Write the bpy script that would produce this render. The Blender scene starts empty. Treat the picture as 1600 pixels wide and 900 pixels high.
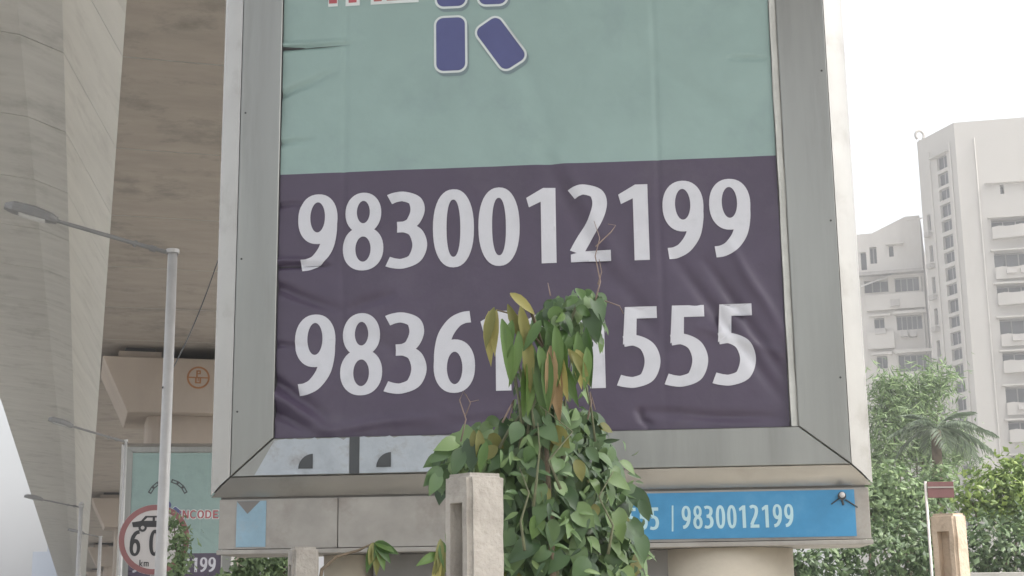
import bpy, bmesh, math, random
import numpy as np
from mathutils import Vector, Matrix, noise
from mathutils.geometry import delaunay_2d_cdt

random.seed(7)
np.random.seed(7)
R = math.radians
SC = bpy.context.scene
COL = SC.collection

# ------------------------------------------------------------------ camera
# eye at the origin (street level is 1.5 m below), +Y runs along the viaduct
F_PX = 2290.0
_up = np.array([-135.0, -10450.0, F_PX]); _up /= np.linalg.norm(_up)
_v = -(_up[0] * -677 + _up[2] * F_PX) / _up[1]
_Y = np.array([-677.0, _v, F_PX]); _Y /= np.linalg.norm(_Y)
_X = np.cross(_Y, _up); _X /= np.linalg.norm(_X)
if _X[0] < 0: _X = -_X
ROT = np.array([_X, _Y, _up])
GROUND = -1.5


def ray(px, py):
    d = ROT @ np.array([px - 800.0, py - 450.0, F_PX])
    return d / d[1]


def at(px, py, y):
    """where the sight line met the vertical plane at depth y (surveying helper)"""
    return Vector(ray(px, py) * y)


cam_d = bpy.data.cameras.new("camera")
cam_d.sensor_width = 36.0
cam_d.lens = F_PX / 1600.0 * 36.0
cam_d.clip_start = 0.05
cam_d.clip_end = 5000
cam = bpy.data.objects.new("camera", cam_d)
COL.objects.link(cam)
M = Matrix.Identity(4)
cx = ROT @ np.array([1.0, 0, 0]); cy = ROT @ np.array([0, -1.0, 0]); cz = ROT @ np.array([0, 0, -1.0])
for i in range(3):
    M[i][0], M[i][1], M[i][2] = cx[i], cy[i], cz[i]
cam.matrix_world = M
SC.camera = cam

# ------------------------------------------------------------------ light
SUN = Vector((0.515, -0.36, 0.93)).normalized()
SUN_EL = math.asin(SUN.z)
SUN_ROT = math.atan2(SUN.x, SUN.y)
w = bpy.data.worlds.new("World")
SC.world = w
w.use_nodes = True
nt = w.node_tree
bg = nt.nodes["Background"]
sky = nt.nodes.new("ShaderNodeTexSky")
sky.sky_type = 'NISHITA'
sky.sun_disc = False
sky.sun_elevation = SUN_EL
sky.sun_rotation = SUN_ROT
sky.air_density = 1.2
sky.dust_density = 6.0
sky.ozone_density = 1.0
hs = nt.nodes.new("ShaderNodeHueSaturation")
hs.inputs["Saturation"].default_value = 0.22
nt.links.new(sky.outputs[0], hs.inputs["Color"])
nt.links.new(hs.outputs[0], bg.inputs[0])
bg.inputs[1].default_value = 0.14
sd = bpy.data.lights.new("sun", 'SUN')
sd.energy = 1.5
sd.angle = R(4)
sd.color = (1.0, 0.94, 0.84)
so = bpy.data.objects.new("sun", sd)
COL.objects.link(so)
so.rotation_euler = SUN.to_track_quat('Z', 'Y').to_euler()
so.location = (60, -40, 120)
SC.view_settings.view_transform = 'Standard'
SC.view_settings.look = 'None'
SC.view_settings.exposure = 1.35
SC.view_settings.gamma = 1.0

# ------------------------------------------------------------------ helpers


class MB:
    def __init__(s):
        s.v = []; s.f = []; s.m = []

    def add(s, vs, fs, mi=0):
        o = len(s.v)
        s.v += [tuple(p) for p in vs]
        s.f += [tuple(i + o for i in f) for f in fs]
        s.m += [mi] * len(fs)

    def box(s, lo, hi, mi=0, mat=None):
        x0, y0, z0 = lo; x1, y1, z1 = hi
        vs = [Vector(p) for p in ((x0, y0, z0), (x1, y0, z0), (x1, y1, z0), (x0, y1, z0),
                                  (x0, y0, z1), (x1, y0, z1), (x1, y1, z1), (x0, y1, z1))]
        if mat is not None: vs = [mat @ p for p in vs]
        s.add(vs, [(0, 3, 2, 1), (4, 5, 6, 7), (0, 1, 5, 4), (1, 2, 6, 5), (2, 3, 7, 6), (3, 0, 4, 7)], mi)

    def prism(s, poly, a, b, axis='y', mi=0):
        """poly = 2-D points, swept from a to b along axis"""
        n = len(poly)
        def P(p, t):
            if axis == 'y': return (p[0], t, p[1])
            if axis == 'x': return (t, p[0], p[1])
            return (p[0], p[1], t)
        vs = [P(p, a) for p in poly] + [P(p, b) for p in poly]
        fs = [tuple(range(n)), tuple(range(2 * n - 1, n - 1, -1))]
        for i in range(n):
            j = (i + 1) % n
            fs.append((i, i + n, j + n, j))
        s.add(vs, fs, mi)

    def tube(s, pts, rad, n=8, mi=0, cap=True):
        pts = [Vector(p) for p in pts]
        if not hasattr(rad, '__len__'): rad = [rad] * len(pts)
        rings = []
        prev = None
        for i, p in enumerate(pts):
            d = (pts[min(i + 1, len(pts) - 1)] - pts[max(i - 1, 0)])
            if d.length < 1e-9: d = Vector((0, 0, 1))
            d.normalize()
            a = prev if prev is not None else (Vector((1, 0, 0)) if abs(d.x) < .9 else Vector((0, 1, 0)))
            u = (a - d * a.dot(d))
            if u.length < 1e-6: u = d.orthogonal()
            u.normalize(); prev = u
            q = d.cross(u)
            rings.append([p + (u * math.cos(2 * math.pi * k / n) + q * math.sin(2 * math.pi * k / n)) * rad[i] for k in range(n)])
        vs = [p for r in rings for p in r]
        fs = []
        for i in range(len(rings) - 1):
            for k in range(n):
                fs.append((i * n + k, i * n + (k + 1) % n, (i + 1) * n + (k + 1) % n, (i + 1) * n + k))
        if cap:
            fs.append(tuple(range(n - 1, -1, -1)))
            fs.append(tuple((len(rings) - 1) * n + k for k in range(n)))
        s.add(vs, fs, mi)

    def mesh(s, name, mats, smooth=False):
        me = bpy.data.meshes.new(name)
        me.from_pydata(s.v, [], s.f)
        for m in (mats if isinstance(mats, (list, tuple)) else [mats]): me.materials.append(m)
        if any(s.m): me.polygons.foreach_set('material_index', s.m)
        if smooth: me.polygons.foreach_set('use_smooth', [True] * len(s.f))
        me.update()
        return me

    def obj(s, name, mats, parent=None, smooth=False, bevel=0, seg=2):
        me = s.mesh(name, mats, smooth)
        if bevel:
            bm = bmesh.new(); bm.from_mesh(me)
            bmesh.ops.remove_doubles(bm, verts=bm.verts, dist=1e-5)
            bmesh.ops.recalc_face_normals(bm, faces=bm.faces)
            es = [e for e in bm.edges if len(e.link_faces) == 2 and e.calc_face_angle(0) > .6]
            bmesh.ops.bevel(bm, geom=es, offset=bevel, segments=seg, affect='EDGES', profile=.6)
            bm.to_mesh(me); bm.free()
        return link(name, me, parent)


def link(name, me, parent=None):
    o = bpy.data.objects.new(name, me)
    COL.objects.link(o)
    if parent is not None: o.parent = parent
    return o


def tag(o, label=None, cat=None, group=None, kind=None):
    if label: o['label'] = label
    if cat: o['category'] = cat
    if group: o['group'] = group
    if kind: o['kind'] = kind
    return o


def thing(name, label, cat, loc=(0, 0, 0), rz=0, group=None):
    o = bpy.data.objects.new(name, None)
    COL.objects.link(o)
    o.location = loc
    o.rotation_euler = (0, 0, rz)
    return tag(o, label, cat, group)


def copy_tree(o, parent=None, skip=()):
    c = o.copy()
    COL.objects.link(c)
    c.parent = parent
    for ch in list(o.children):
        if ch.name.split('.')[0] in skip: continue
        copy_tree(ch, c, skip)
    return c


# ------------------------------------------------------------------ materials
def mat(name, col, rough=.7, metal=0., var=.0, vscale=3., stretch=(1, 1, 1), bump=0., bscale=30., col2=None,
        stain=None, stain_scale=1., stain_amt=.5, spec=.5, island=0., translucent=0., world=False, iso=False):
    m = bpy.data.materials.new(name)
    m.use_nodes = True
    n = m.node_tree.nodes; L = m.node_tree.links
    b = n["Principled BSDF"]
    b.inputs["Roughness"].default_value = rough
    b.inputs["Metallic"].default_value = metal
    b.inputs["Specular IOR Level"].default_value = spec
    tc = n.new("ShaderNodeTexCoord")
    mp = n.new("ShaderNodeMapping")
    mp.inputs["Scale"].default_value = stretch
    src = n.new("ShaderNodeNewGeometry").outputs["Position"] if world else tc.outputs["Object"]
    L.new(src, mp.inputs[0])
    c = (*col, 1)
    last = None
    if var or col2:
        nz = n.new("ShaderNodeTexNoise")
        nz.inputs["Scale"].default_value = vscale
        nz.inputs["Detail"].default_value = 6
        nz.inputs["Roughness"].default_value = .62
        L.new(mp.outputs[0], nz.inputs[0])
        rp = n.new("ShaderNodeValToRGB")
        rp.color_ramp.elements[0].position = .3
        rp.color_ramp.elements[1].position = .7
        if col2:
            rp.color_ramp.elements[0].color = c
            rp.color_ramp.elements[1].color = (*col2, 1)
        else:
            rp.color_ramp.elements[0].color = tuple(x * (1 - var) for x in col) + (1,)
            rp.color_ramp.elements[1].color = tuple(min(1, x * (1 + var)) for x in col) + (1,)
        L.new(nz.outputs[0], rp.inputs[0])
        last = rp.outputs[0]
    if stain:
        nz = n.new("ShaderNodeTexNoise")
        nz.inputs["Scale"].default_value = stain_scale
        nz.inputs["Detail"].default_value = 8
        nz.inputs["Roughness"].default_value = .7
        L.new(src if iso else mp.outputs[0], nz.inputs[0])
        rp = n.new("ShaderNodeValToRGB")
        rp.color_ramp.elements[0].position = .52
        rp.color_ramp.elements[1].position = .74
        rp.color_ramp.elements[0].color = (0, 0, 0, 1)
        rp.color_ramp.elements[1].color = (stain_amt,) * 3 + (1,)
        L.new(nz.outputs[0], rp.inputs[0])
        mx = n.new("ShaderNodeMix"); mx.data_type = 'RGBA'
        L.new(rp.outputs[0], mx.inputs[0])
        if last: L.new(last, mx.inputs[6])
        else: mx.inputs[6].default_value = c
        mx.inputs[7].default_value = (*stain, 1)
        last = mx.outputs[2]
    if island:
        g = n.new("ShaderNodeNewGeometry")
        oi = n.new("ShaderNodeObjectInfo")
        ad = n.new("ShaderNodeMath"); ad.operation = 'ADD'
        L.new(g.outputs["Random Per Island"], ad.inputs[0]); L.new(oi.outputs["Random"], ad.inputs[1])
        fr = n.new("ShaderNodeMath"); fr.operation = 'FRACT'
        L.new(ad.outputs[0], fr.inputs[0])
        mr = n.new("ShaderNodeMapRange")
        mr.inputs[3].default_value = 1 - island; mr.inputs[4].default_value = 1 + island
        L.new(fr.outputs[0], mr.inputs[0])
        h = n.new("ShaderNodeHueSaturation")
        L.new(mr.outputs[0], h.inputs["Value"])
        mh = n.new("ShaderNodeMapRange")
        mh.inputs[3].default_value = .5 + .035 * island; mh.inputs[4].default_value = .5 - .05 * island
        L.new(fr.outputs[0], mh.inputs[0]); L.new(mh.outputs[0], h.inputs["Hue"])
        if last: L.new(last, h.inputs["Color"])
        else: h.inputs["Color"].default_value = c
        last = h.outputs[0]
    if last: L.new(last, b.inputs["Base Color"])
    else: b.inputs["Base Color"].default_value = c
    if bump:
        nb = n.new("ShaderNodeTexNoise")
        nb.inputs["Scale"].default_value = bscale
        nb.inputs["Detail"].default_value = 5
        L.new(mp.outputs[0], nb.inputs[0])
        bp = n.new("ShaderNodeBump")
        bp.inputs["Strength"].default_value = bump
        bp.inputs["Distance"].default_value = .02
        L.new(nb.outputs[0], bp.inputs["Height"])
        L.new(bp.outputs[0], b.inputs["Normal"])
    if translucent:
        tr = n.new("ShaderNodeBsdfTranslucent")
        if last: L.new(last, tr.inputs[0])
        else: tr.inputs[0].default_value = c
        ms = n.new("ShaderNodeMixShader"); ms.inputs[0].default_value = translucent
        L.new(b.outputs[0], ms.inputs[1]); L.new(tr.outputs[0], ms.inputs[2])
        L.new(ms.outputs[0], n["Material Output"].inputs[0])
    return m


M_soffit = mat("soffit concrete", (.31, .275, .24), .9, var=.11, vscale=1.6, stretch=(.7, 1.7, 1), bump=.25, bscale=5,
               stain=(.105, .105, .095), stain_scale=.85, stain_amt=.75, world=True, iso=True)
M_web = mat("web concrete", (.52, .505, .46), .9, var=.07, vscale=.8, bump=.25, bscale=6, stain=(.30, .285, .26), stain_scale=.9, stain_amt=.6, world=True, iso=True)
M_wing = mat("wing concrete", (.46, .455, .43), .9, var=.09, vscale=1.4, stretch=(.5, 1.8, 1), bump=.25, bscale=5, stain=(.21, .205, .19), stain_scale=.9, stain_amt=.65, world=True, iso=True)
M_pier = mat("pier concrete", (.37, .315, .265), .88, var=.09, vscale=.6, stretch=(1, 1, .5), bump=.2, bscale=8, stain=(.27, .23, .19), stain_scale=.8, stain_amt=.45, world=True, iso=False)
M_bearing = mat("bearing rubber", (.05, .05, .05), .8, var=.2)
M_postc = mat("post concrete", (.375, .35, .315), .88, var=.16, vscale=7, bump=.45, bscale=45, stain=(.20, .18, .155), stain_scale=5, stain_amt=.7)
M_postsun = mat("sunlit post concrete", (.52, .42, .325), .88, var=.14, vscale=7, bump=.45, bscale=45, stain=(.30, .22, .16), stain_scale=5, stain_amt=.6)  # lighter, warmer copy of the post concrete, sun put into its colour
M_steel = mat("brushed steel", (.28, .285, .27), .36, 1., var=.09, vscale=2.6, stretch=(2.2, 1, .18), bump=.03, bscale=3, stain=(.20, .20, .19), stain_scale=2.2, stain_amt=.6)
M_trim = mat("polished steel trim", (.44, .43, .405), .27, .7, var=.06, vscale=3, bump=.22, bscale=1.8, stain=(.27, .25, .22), stain_scale=2.2, stain_amt=.7)
M_zinc = mat("dull sheet steel", (.34, .325, .30), .6, .25, var=.14, vscale=5, bump=.10, bscale=6, stain=(.22, .19, .165), stain_scale=3.2, stain_amt=.75)
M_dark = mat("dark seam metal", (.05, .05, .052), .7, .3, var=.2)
M_body = mat("cabinet sheet", (.20, .19, .18), .7, .3, var=.1)
M_teal = mat("teal vinyl print", (.25, .355, .34), .40, var=.05, vscale=3, bump=.06, bscale=25, stain=(.205, .285, .29), stain_scale=1.6, stain_amt=.8)
M_purple = mat("purple vinyl print", (.066, .050, .086), .40, var=.10, vscale=3, bump=.06, bscale=25, stain=(.105, .09, .12), stain_scale=1.4, stain_amt=.6)
M_digit = mat("pale grey print", (.57, .58, .63), .5, var=.05, vscale=5, stain=(.38, .40, .43), stain_scale=5, stain_amt=.5)
M_navy = mat("navy print", (.075, .085, .22), .5, var=.08, vscale=4)
M_halo = mat("white outline print", (.60, .66, .66), .5, var=.03)
M_shade = mat("grey drop print", (.16, .22, .24), .5, var=.03)
M_red = mat("dull red print", (.40, .085, .10), .5, var=.1)
M_backing = mat("pale backing board", (.50, .51, .49), .6, var=.12, vscale=6, stain=(.36, .36, .34), stain_scale=8, stain_amt=.5)
M_paleprint = mat("weathered pale blue print", (.37, .41, .45), .6, var=.14, vscale=6, bump=.25, bscale=12, stain=(.22, .21, .20), stain_scale=6, stain_amt=.9)
M_ink = mat("charcoal ink", (.05, .055, .06), .6, var=.2)
M_blue = mat("blue vinyl band", (.045, .24, .455), .5, var=.10, vscale=6, stain=(.10, .28, .45), stain_scale=6, stain_amt=.5)
M_faded = mat("faded blue vinyl", (.24, .37, .46), .6, var=.12, vscale=8, stain=(.30, .33, .35), stain_scale=7, stain_amt=.6)
M_bandtext = mat("pale cyan lettering", (.42, .62, .68), .5, var=.06)
M_cream = mat("cream painted column", (.62, .56, .46), .8, var=.06, vscale=3, bump=.15, bscale=20, stain=(.42, .38, .32), stain_scale=2.5, stain_amt=.4)
M_galv = mat("galvanised pole", (.50, .495, .49), .5, .2, var=.08, vscale=8)
M_lampg = mat("lamp housing grey", (.25, .25, .25), .6, .2, var=.1)
M_glass = mat("lamp glass", (.62, .62, .60), .2, var=.03)
M_signwhite = mat("sign white", (.60, .57, .56), .5, var=.05)
M_signred = mat("sign faded red", (.30, .13, .13), .5, var=.1)
M_black = mat("black print", (.045, .045, .048), .6, var=.1)
M_emblem = mat("rust paint", (.30, .13, .045), .8, var=.2)
M_heart = mat("vine leaf green", (.095, .168, .064), .34, island=.62, translucent=.15, spec=.45)
M_long = mat("long leaf green", (.075, .15, .035), .45, island=.3, translucent=.25)
M_olive = mat("olive leaf", (.20, .20, .055), .5, island=.2, translucent=.25)
M_yellow = mat("yellowing leaf", (.40, .36, .12), .5, island=.2, translucent=.25)
M_orange = mat("orange brown leaf", (.37, .25, .13), .55, island=.2, translucent=.2)
M_stem = mat("brown stem", (.16, .125, .085), .8, var=.2, vscale=20)
M_gstem = mat("green brown stem", (.12, .13, .07), .7, var=.25, vscale=20)
M_dry = mat("dry tendril", (.24, .18, .15), .8, var=.2, vscale=20)
M_leafb = mat("sunny bush leaf", (.185, .275, .075), .5, island=.45, translucent=.3)
M_leafd = mat("hedge leaf", (.095, .155, .07), .5, island=.5, translucent=.2)
M_leafl = mat("feathery leaf", (.18, .265, .125), .55, island=.4, translucent=.3)
M_palm = mat("palm leaf", (.14, .185, .125), .5, island=.35, translucent=.2)
M_bark = mat("bark", (.14, .11, .08), .9, var=.25, vscale=8)
M_white = mat("tower white paint", (.43, .41, .38), .85, var=.035, vscale=.12, stain=(.33, .31, .28), stain_scale=.22, stretch=(1, 1, .3), stain_amt=.6)
M_white2 = mat("block white paint", (.52, .495, .46), .85, var=.04, vscale=.15, stain=(.38, .35, .32), stain_scale=.25, stretch=(1, 1, .4), stain_amt=.55)
M_pane = mat("window glass", (.055, .058, .065), .25, var=.15, vscale=.6)
M_wframe = mat("window frame", (.22, .215, .21), .6, var=.1)
M_ac = mat("ac unit", (.38, .36, .34), .7, var=.1)
M_slab = mat("ledge grey", (.33, .31, .29), .8, var=.1)
M_slab2 = mat("grey plaster", (.20, .195, .185), .85, var=.12, stain=(.12, .12, .11), stain_amt=.6)
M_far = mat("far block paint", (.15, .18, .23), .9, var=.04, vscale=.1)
M_asphalt = mat("concrete road", (.31, .305, .29), .9, var=.2, vscale=2, bump=.3, bscale=80)
M_soil = mat("dusty paving", (.42, .39, .34), .95, var=.3, vscale=3, bump=.6, bscale=20)
M_pave = mat("pavement", (.30, .285, .26), .9, var=.12, vscale=2)
M_kerb = mat("kerb", (.36, .35, .33), .85, var=.15, vscale=2)
M_mark = mat("road marking", (.70, .69, .64), .7, var=.08)
M_brown = mat("brown board", (.17, .075, .075), .6, var=.15)
M_ground = mat("ground", (.36, .35, .33), .95, var=.2, vscale=.4)

# ------------------------------------------------------------------ setting: ground, roads, median
mb = MB(); mb.add([(-2500, -1500, GROUND), (2500, -1500, GROUND), (2500, 3500, GROUND), (-2500, 3500, GROUND)], [(0, 1, 2, 3)])
tag(mb.obj("ground", M_ground), kind='structure')
for x0, x1 in ((-9.2, .32), (4.78, 14.0)):
    mb = MB(); mb.add([(x0, -60, GROUND + .004), (x1, -60, GROUND + .004), (x1, 400, GROUND + .004), (x0, 400, GROUND + .004)], [(0, 1, 2, 3)])
    tag(mb.obj("road", M_asphalt), kind='structure')
    mb = MB()
    xm = (x0 + x1) / 2
    for k in range(60):
        y = -50 + k * 7
        mb.add([(xm - .07, y, GROUND + .008), (xm + .07, y, GROUND + .008), (xm + .07, y + 3, GROUND + .008), (xm - .07, y + 3, GROUND + .008)], [(0, 1, 2, 3)])
    tag(mb.obj("road_marking", M_mark), kind='structure')
MED = -1.12
mb = MB(); mb.box((.5, -20, GROUND - .2), (4.6, 300, MED)); tag(mb.obj("median", M_soil), kind='structure')
mb = MB(); mb.box((.34, -20, GROUND - .2), (.497, 300, MED + .06)); mb.box((4.603, -20, GROUND - .2), (4.76, 300, MED + .06))
tag(mb.obj("kerb", M_kerb, bevel=.015), kind='structure')
mb = MB(); mb.box((14.0, -60, GROUND - .1), (17.0, 300, GROUND + .14)); mb.box((-12.2, -60, GROUND - .1), (-9.2, 300, GROUND + .14))
tag(mb.obj("pavement", M_pave, bevel=.02), kind='structure')

# ------------------------------------------------------------------ viaduct
SL = -.0206
SEG = 3.5


def deck_profile():
    L = [(.155, 7.0), (-.64, 8.38), (-1.25, 8.60), (-3.2, 8.80)]
    c = 2.6
    out = L + [(-3.2, 9.95), (-2.98, 9.95), (-2.98, 9.12)]
    mir = [(2 * c - x, z) for x, z in out]
    return out + mir[::-1]


viaduct = thing("viaduct", "massive concrete box girder flyover deck overhead, with joint lines on its pale slanted web", "flyover", (0, 0, 0))
prof = deck_profile()
n = len(prof)
segm = MB()
h = SEG - .03
vs = [(x, 0, z) for x, z in prof] + [(x + .002 * h, h, z + SL * h) for x, z in prof]
segm.add(vs, [])
for i in range(n):
    j = (i + 1) % n
    a, b = prof[i], prof[j]
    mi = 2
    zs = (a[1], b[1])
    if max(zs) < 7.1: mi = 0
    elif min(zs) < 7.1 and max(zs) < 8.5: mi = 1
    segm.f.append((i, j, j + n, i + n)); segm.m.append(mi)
segm.f.append(tuple(range(n - 1, -1, -1))); segm.m.append(2)
segm.f.append(tuple(range(n, 2 * n))); segm.m.append(2)
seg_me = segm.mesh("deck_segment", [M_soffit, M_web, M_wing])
y = 17.5 - 5 * SEG
while y < 230:
    o = link("deck_segment", seg_me, viaduct)
    o.location = (.0021 * y, y, SL * y)
    y += SEG


def pier(y0, label):
    zt = 7 + SL * y0
    p = thing("bridge_pier", label, "pier", (.0021 * y0, y0, GROUND), 0, "piers carrying the flyover deck")
    g = -GROUND
    z1 = zt - .29 + g; z0 = 4.66 + g + SL * (y0 - 35.5)
    c = 2.6
    mb = MB()
    mb.prism([(.18, z1), (.80, z0), (2 * c - .80, z0), (2 * c - .18, z1)], 0, 3.4)
    mb.obj("pier_cap", M_pier, p, bevel=.03)
    mb = MB()
    w_ = 1.32; r = .45
    poly = []
    for sx, sy, a0 in ((1, -1, -90), (1, 1, 0), (-1, 1, 90), (-1, -1, 180)):
        for k in range(5):
            a = R(a0 + k * 22.5)
            poly.append((c + sx * (w_ - r) + r * math.cos(a), 1.7 + sy * (1.2 - r) + r * math.sin(a)))
    mb.prism(poly, -.3, z0 - .003, axis='z')
    mb.obj("shaft", M_pier, p)
    for bx in (.55, 2 * c - 1.55):
        for by in (.25, 2.0):
            mb = MB(); mb.box((bx, by, z1 + .003), (bx + 1.0, by + 1.05, z1 + .17))
            o = mb.obj("bearing_plinth", M_pier, p)
            mb = MB(); mb.box((bx + .15, by + .15, z1 + .173), (bx + .85, by + .9, z1 + .285))
            mb.obj("bearing_pad", M_bearing, o)
    return p, z0, z1


p1, pz0, pz1 = pier(35.5, "nearest hammerhead concrete pier with a round rust painted emblem on its cap")
pier(70.7, "second concrete pier along the flyover, half hidden behind the nearest one")
pier(105.9, "third concrete pier along the flyover, small above the street lamps")
pier(141.1, "farthest concrete pier visible under the flyover deck")

# emblem painted on the cap of the nearest pier
mb = MB()
er = .27
ec = at(310, 590, 35.49)
ec = Vector((ec.x - .0021 * 35.5, -.006, ec.z + 1.5))
N_ = 40
vs = []; fs = []
for k in range(N_):
    a = 2 * math.pi * k / N_
    for r_ in (er, er * .84): vs.append((ec.x + r_ * math.cos(a), ec.y, ec.z + r_ * math.sin(a)))
for k in range(N_):
    j = (k + 1) % N_
    fs.append((2 * k, 2 * j, 2 * j + 1, 2 * k + 1))
mb.add(vs, fs)


def erect(x0, z0, x1, z1): mb.add([(ec.x + x0 * er, ec.y + .001, ec.z + z0 * er), (ec.x + x1 * er, ec.y + .001, ec.z + z0 * er), (ec.x + x1 * er, ec.y + .001, ec.z + z1 * er), (ec.x + x0 * er, ec.y + .001, ec.z + z1 * er)], [(0, 1, 2, 3)])


erect(-.85, -.06, .85, .06)
erect(-.20, .06, -.06, .66); erect(-.06, .54, .2, .66); erect(.08, .34, .2, .54); erect(-.06, .3, .2, .40)
erect(-.28, -.52, -.14, -.06); erect(.10, -.52, .24, -.06); erect(-.14, -.52, .10, -.40); erect(-.05, -.3, .04, -.06)
mb.obj("emblem", M_emblem, p1)

# ------------------------------------------------------------------ lettering
GL = {}


def ell(cx_, cy_, rx, ry, p=2.25, n=40):
    out = []
    for k in range(n):
        a = 2 * math.pi * k / n
        c_, s_ = math.cos(a), math.sin(a)
        out.append((cx_ + rx * math.copysign(abs(c_) ** (2 / p), c_), cy_ + ry * math.copysign(abs(s_) ** (2 / p), s_)))
    return out


def spline(pts, n=10):
    P = [pts[0]] + list(pts) + [pts[-1]]
    out = []
    for i in range(1, len(P) - 2):
        for k in range(n):
            t = k / n
            q = []
            for a in range(2):
                p0, p1_, p2, p3 = P[i - 1][a], P[i][a], P[i + 1][a], P[i + 2][a]
                q.append(.5 * (2 * p1_ + (p2 - p0) * t + (2 * p0 - 5 * p1_ + 4 * p2 - p3) * t * t + (3 * p1_ - p0 - 3 * p2 + p3) * t ** 3))
            out.append(tuple(q))
    out.append(tuple(pts[-1]))
    return out


def stroke(pts, hx=.092, hy=.068, sx=None):
    """pen stroke, wider where it runs vertically; sx = clip the end flat at x"""
    c = spline(pts)
    lft, rgt = [], []
    for i, p in enumerate(c):
        a = c[max(i - 1, 0)]; b = c[min(i + 1, len(c) - 1)]
        dx, dy = b[0] - a[0], b[1] - a[1]
        l = math.hypot(dx, dy) or 1
        nx, ny = -dy / l * hx, dx / l * hy
        lft.append((p[0] + nx, p[1] + ny)); rgt.append((p[0] - nx, p[1] - ny))
    quads = []
    for i in range(len(c) - 1):
        quads.append([lft[i], lft[i + 1], rgt[i + 1], rgt[i]])
    return lft + rgt[::-1]


GL['0'] = ([ell(.26, .5, .262, .512)], [ell(.26, .5, .088, .375)])
GL['1'] = ([[(.40, 0), (.40, .985), (.245, .985), (.03, .86), (.062, .735), (.212, .805), (.212, 0)]], [])
GL['8'] = ([ell(.262, .742, .232, .27, 2.1), ell(.262, .275, .262, .287, 2.15)], [ell(.262, .755, .083, .148, 2), ell(.262, .268, .098, .165, 2)])
six_s = stroke([(.118, .32), (.120, .50), (.165, .70), (.27, .85), (.38, .912), (.475, .925)], .092, .072)
GL['6'] = ([ell(.275, .318, .255, .33, 2.2), six_s], [ell(.278, .295, .095, .20, 2)])
rot = lambda poly: [(.53 - x, 1 - y_) for x, y_ in poly]
GL['9'] = ([rot(p) for p in GL['6'][0]], [rot(p) for p in GL['6'][1]])
GL['3'] = ([stroke([(.02, .905), (.10, .932), (.21, .938), (.345, .88), (.382, .75), (.325, .61), (.23, .553), (.12, .545)], .092, .064),
            stroke([(.12, .532), (.24, .525), (.36, .455), (.41, .29), (.345, .125), (.20, .062), (.09, .066), (.0, .092)], .095, .064)], [])
GL['2'] = ([stroke([(.02, .885), (.09, .92), (.19, .938), (.335, .885), (.375, .74), (.31, .53), (.18, .32), (.07, .12)]),
            [(.0, 0), (.50, 0), (.50, .14), (.16, .14), (.0, .10)]], [])
GL['5'] = ([[(.085, .985), (.47, .985), (.47, .84), (.225, .84), (.215, .62), (.15, .60), (.05, .52)],
            stroke([(.06, .56), (.20, .568), (.345, .485), (.40, .31), (.335, .125), (.19, .062), (.08, .066), (-.01, .09)], .095, .066)], [])
GL['/'] = ([[(.10, -.08), (.19, -.08), (.24, 1.0), (.15, 1.0)]], [])
st = .19
GL['T'] = ([[(.29, 0), (.29 + st, 0), (.29 + st, .82), (.77, .82), (.77, 1), (0, 1), (0, .82), (.29, .82)]], [])
GL['H'] = ([[(0, 0), (st, 0), (st, 1), (0, 1)], [(.6, 0), (.6 + st, 0), (.6 + st, 1), (.6, 1)], [(.1, .41), (.7, .41), (.7, .59), (.1, .59)]], [])
GL['E'] = ([[(0, 0), (.68, 0), (.68, .17), (st, .17), (st, .42), (.6, .42), (.6, .58), (st, .58), (st, .83), (.66, .83), (.66, 1), (0, 1)]], [])
GL['I'] = ([[(0, 0), (st, 0), (st, 1), (0, 1)]], [])
GL['N'] = ([[(0, 0), (st, 0), (st, 1), (0, 1)], [(.58, 0), (.58 + st, 0), (.58 + st, 1), (.58, 1)], [(0, 1), (st + .03, 1), (.77, 0), (.55, 0)]], [])
GL['C'] = ([stroke([(.70, .84), (.52, .93), (.32, .92), (.13, .74), (.095, .5), (.13, .26), (.32, .08), (.52, .07), (.70, .16)], .09, .08)], [])
GL['O'] = ([ell(.41, .5, .42, .51)], [ell(.41, .5, .22, .33)])
GL['D'] = ([[(0, 0), (.35, 0), (.55, .05), (.70, .2), (.76, .5), (.70, .8), (.55, .95), (.35, 1), (0, 1)]],
           [[(.19, .17), (.34, .17), (.47, .22), (.55, .33), (.57, .5), (.55, .67), (.47, .78), (.34, .83), (.19, .83)]])
GL['h'] = ([[(0, 0), (.15, 0), (.15, 1), (0, 1)], [(.1, .55), (.45, .55), (.45, 0), (.3, 0), (.3, .42), (.1, .42)]], [])
GL['k'] = ([[(0, 0), (.15, 0), (.15, 1), (0, 1)], [(.15, .35), (.36, .68), (.52, .68), (.26, .33), (.54, 0), (.36, 0), (.15, .25)]], [])
GL['m'] = ([[(0, 0), (.14, 0), (.14, .68), (0, .68)], [(.3, 0), (.44, 0), (.44, .6), (.3, .6)], [(.6, 0), (.74, 0), (.74, .6), (.6, .6)], [(0, .55), (.74, .55), (.70, .68), (0, .68)]], [])


def inside(poly, x, y_):
    P = np.array(poly); Q = np.roll(P, -1, 0)
    x = np.asarray(x)[:, None]; y_ = np.asarray(y_)[:, None]
    c = (P[:, 1] > y_) != (Q[:, 1] > y_)
    with np.errstate(divide='ignore', invalid='ignore'):
        xi = (Q[:, 0] - P[:, 0]) * (y_ - P[:, 1]) / (Q[:, 1] - P[:, 1]) + P[:, 0]
    return (np.sum(c & (x < xi), 1) % 2) == 1


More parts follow.
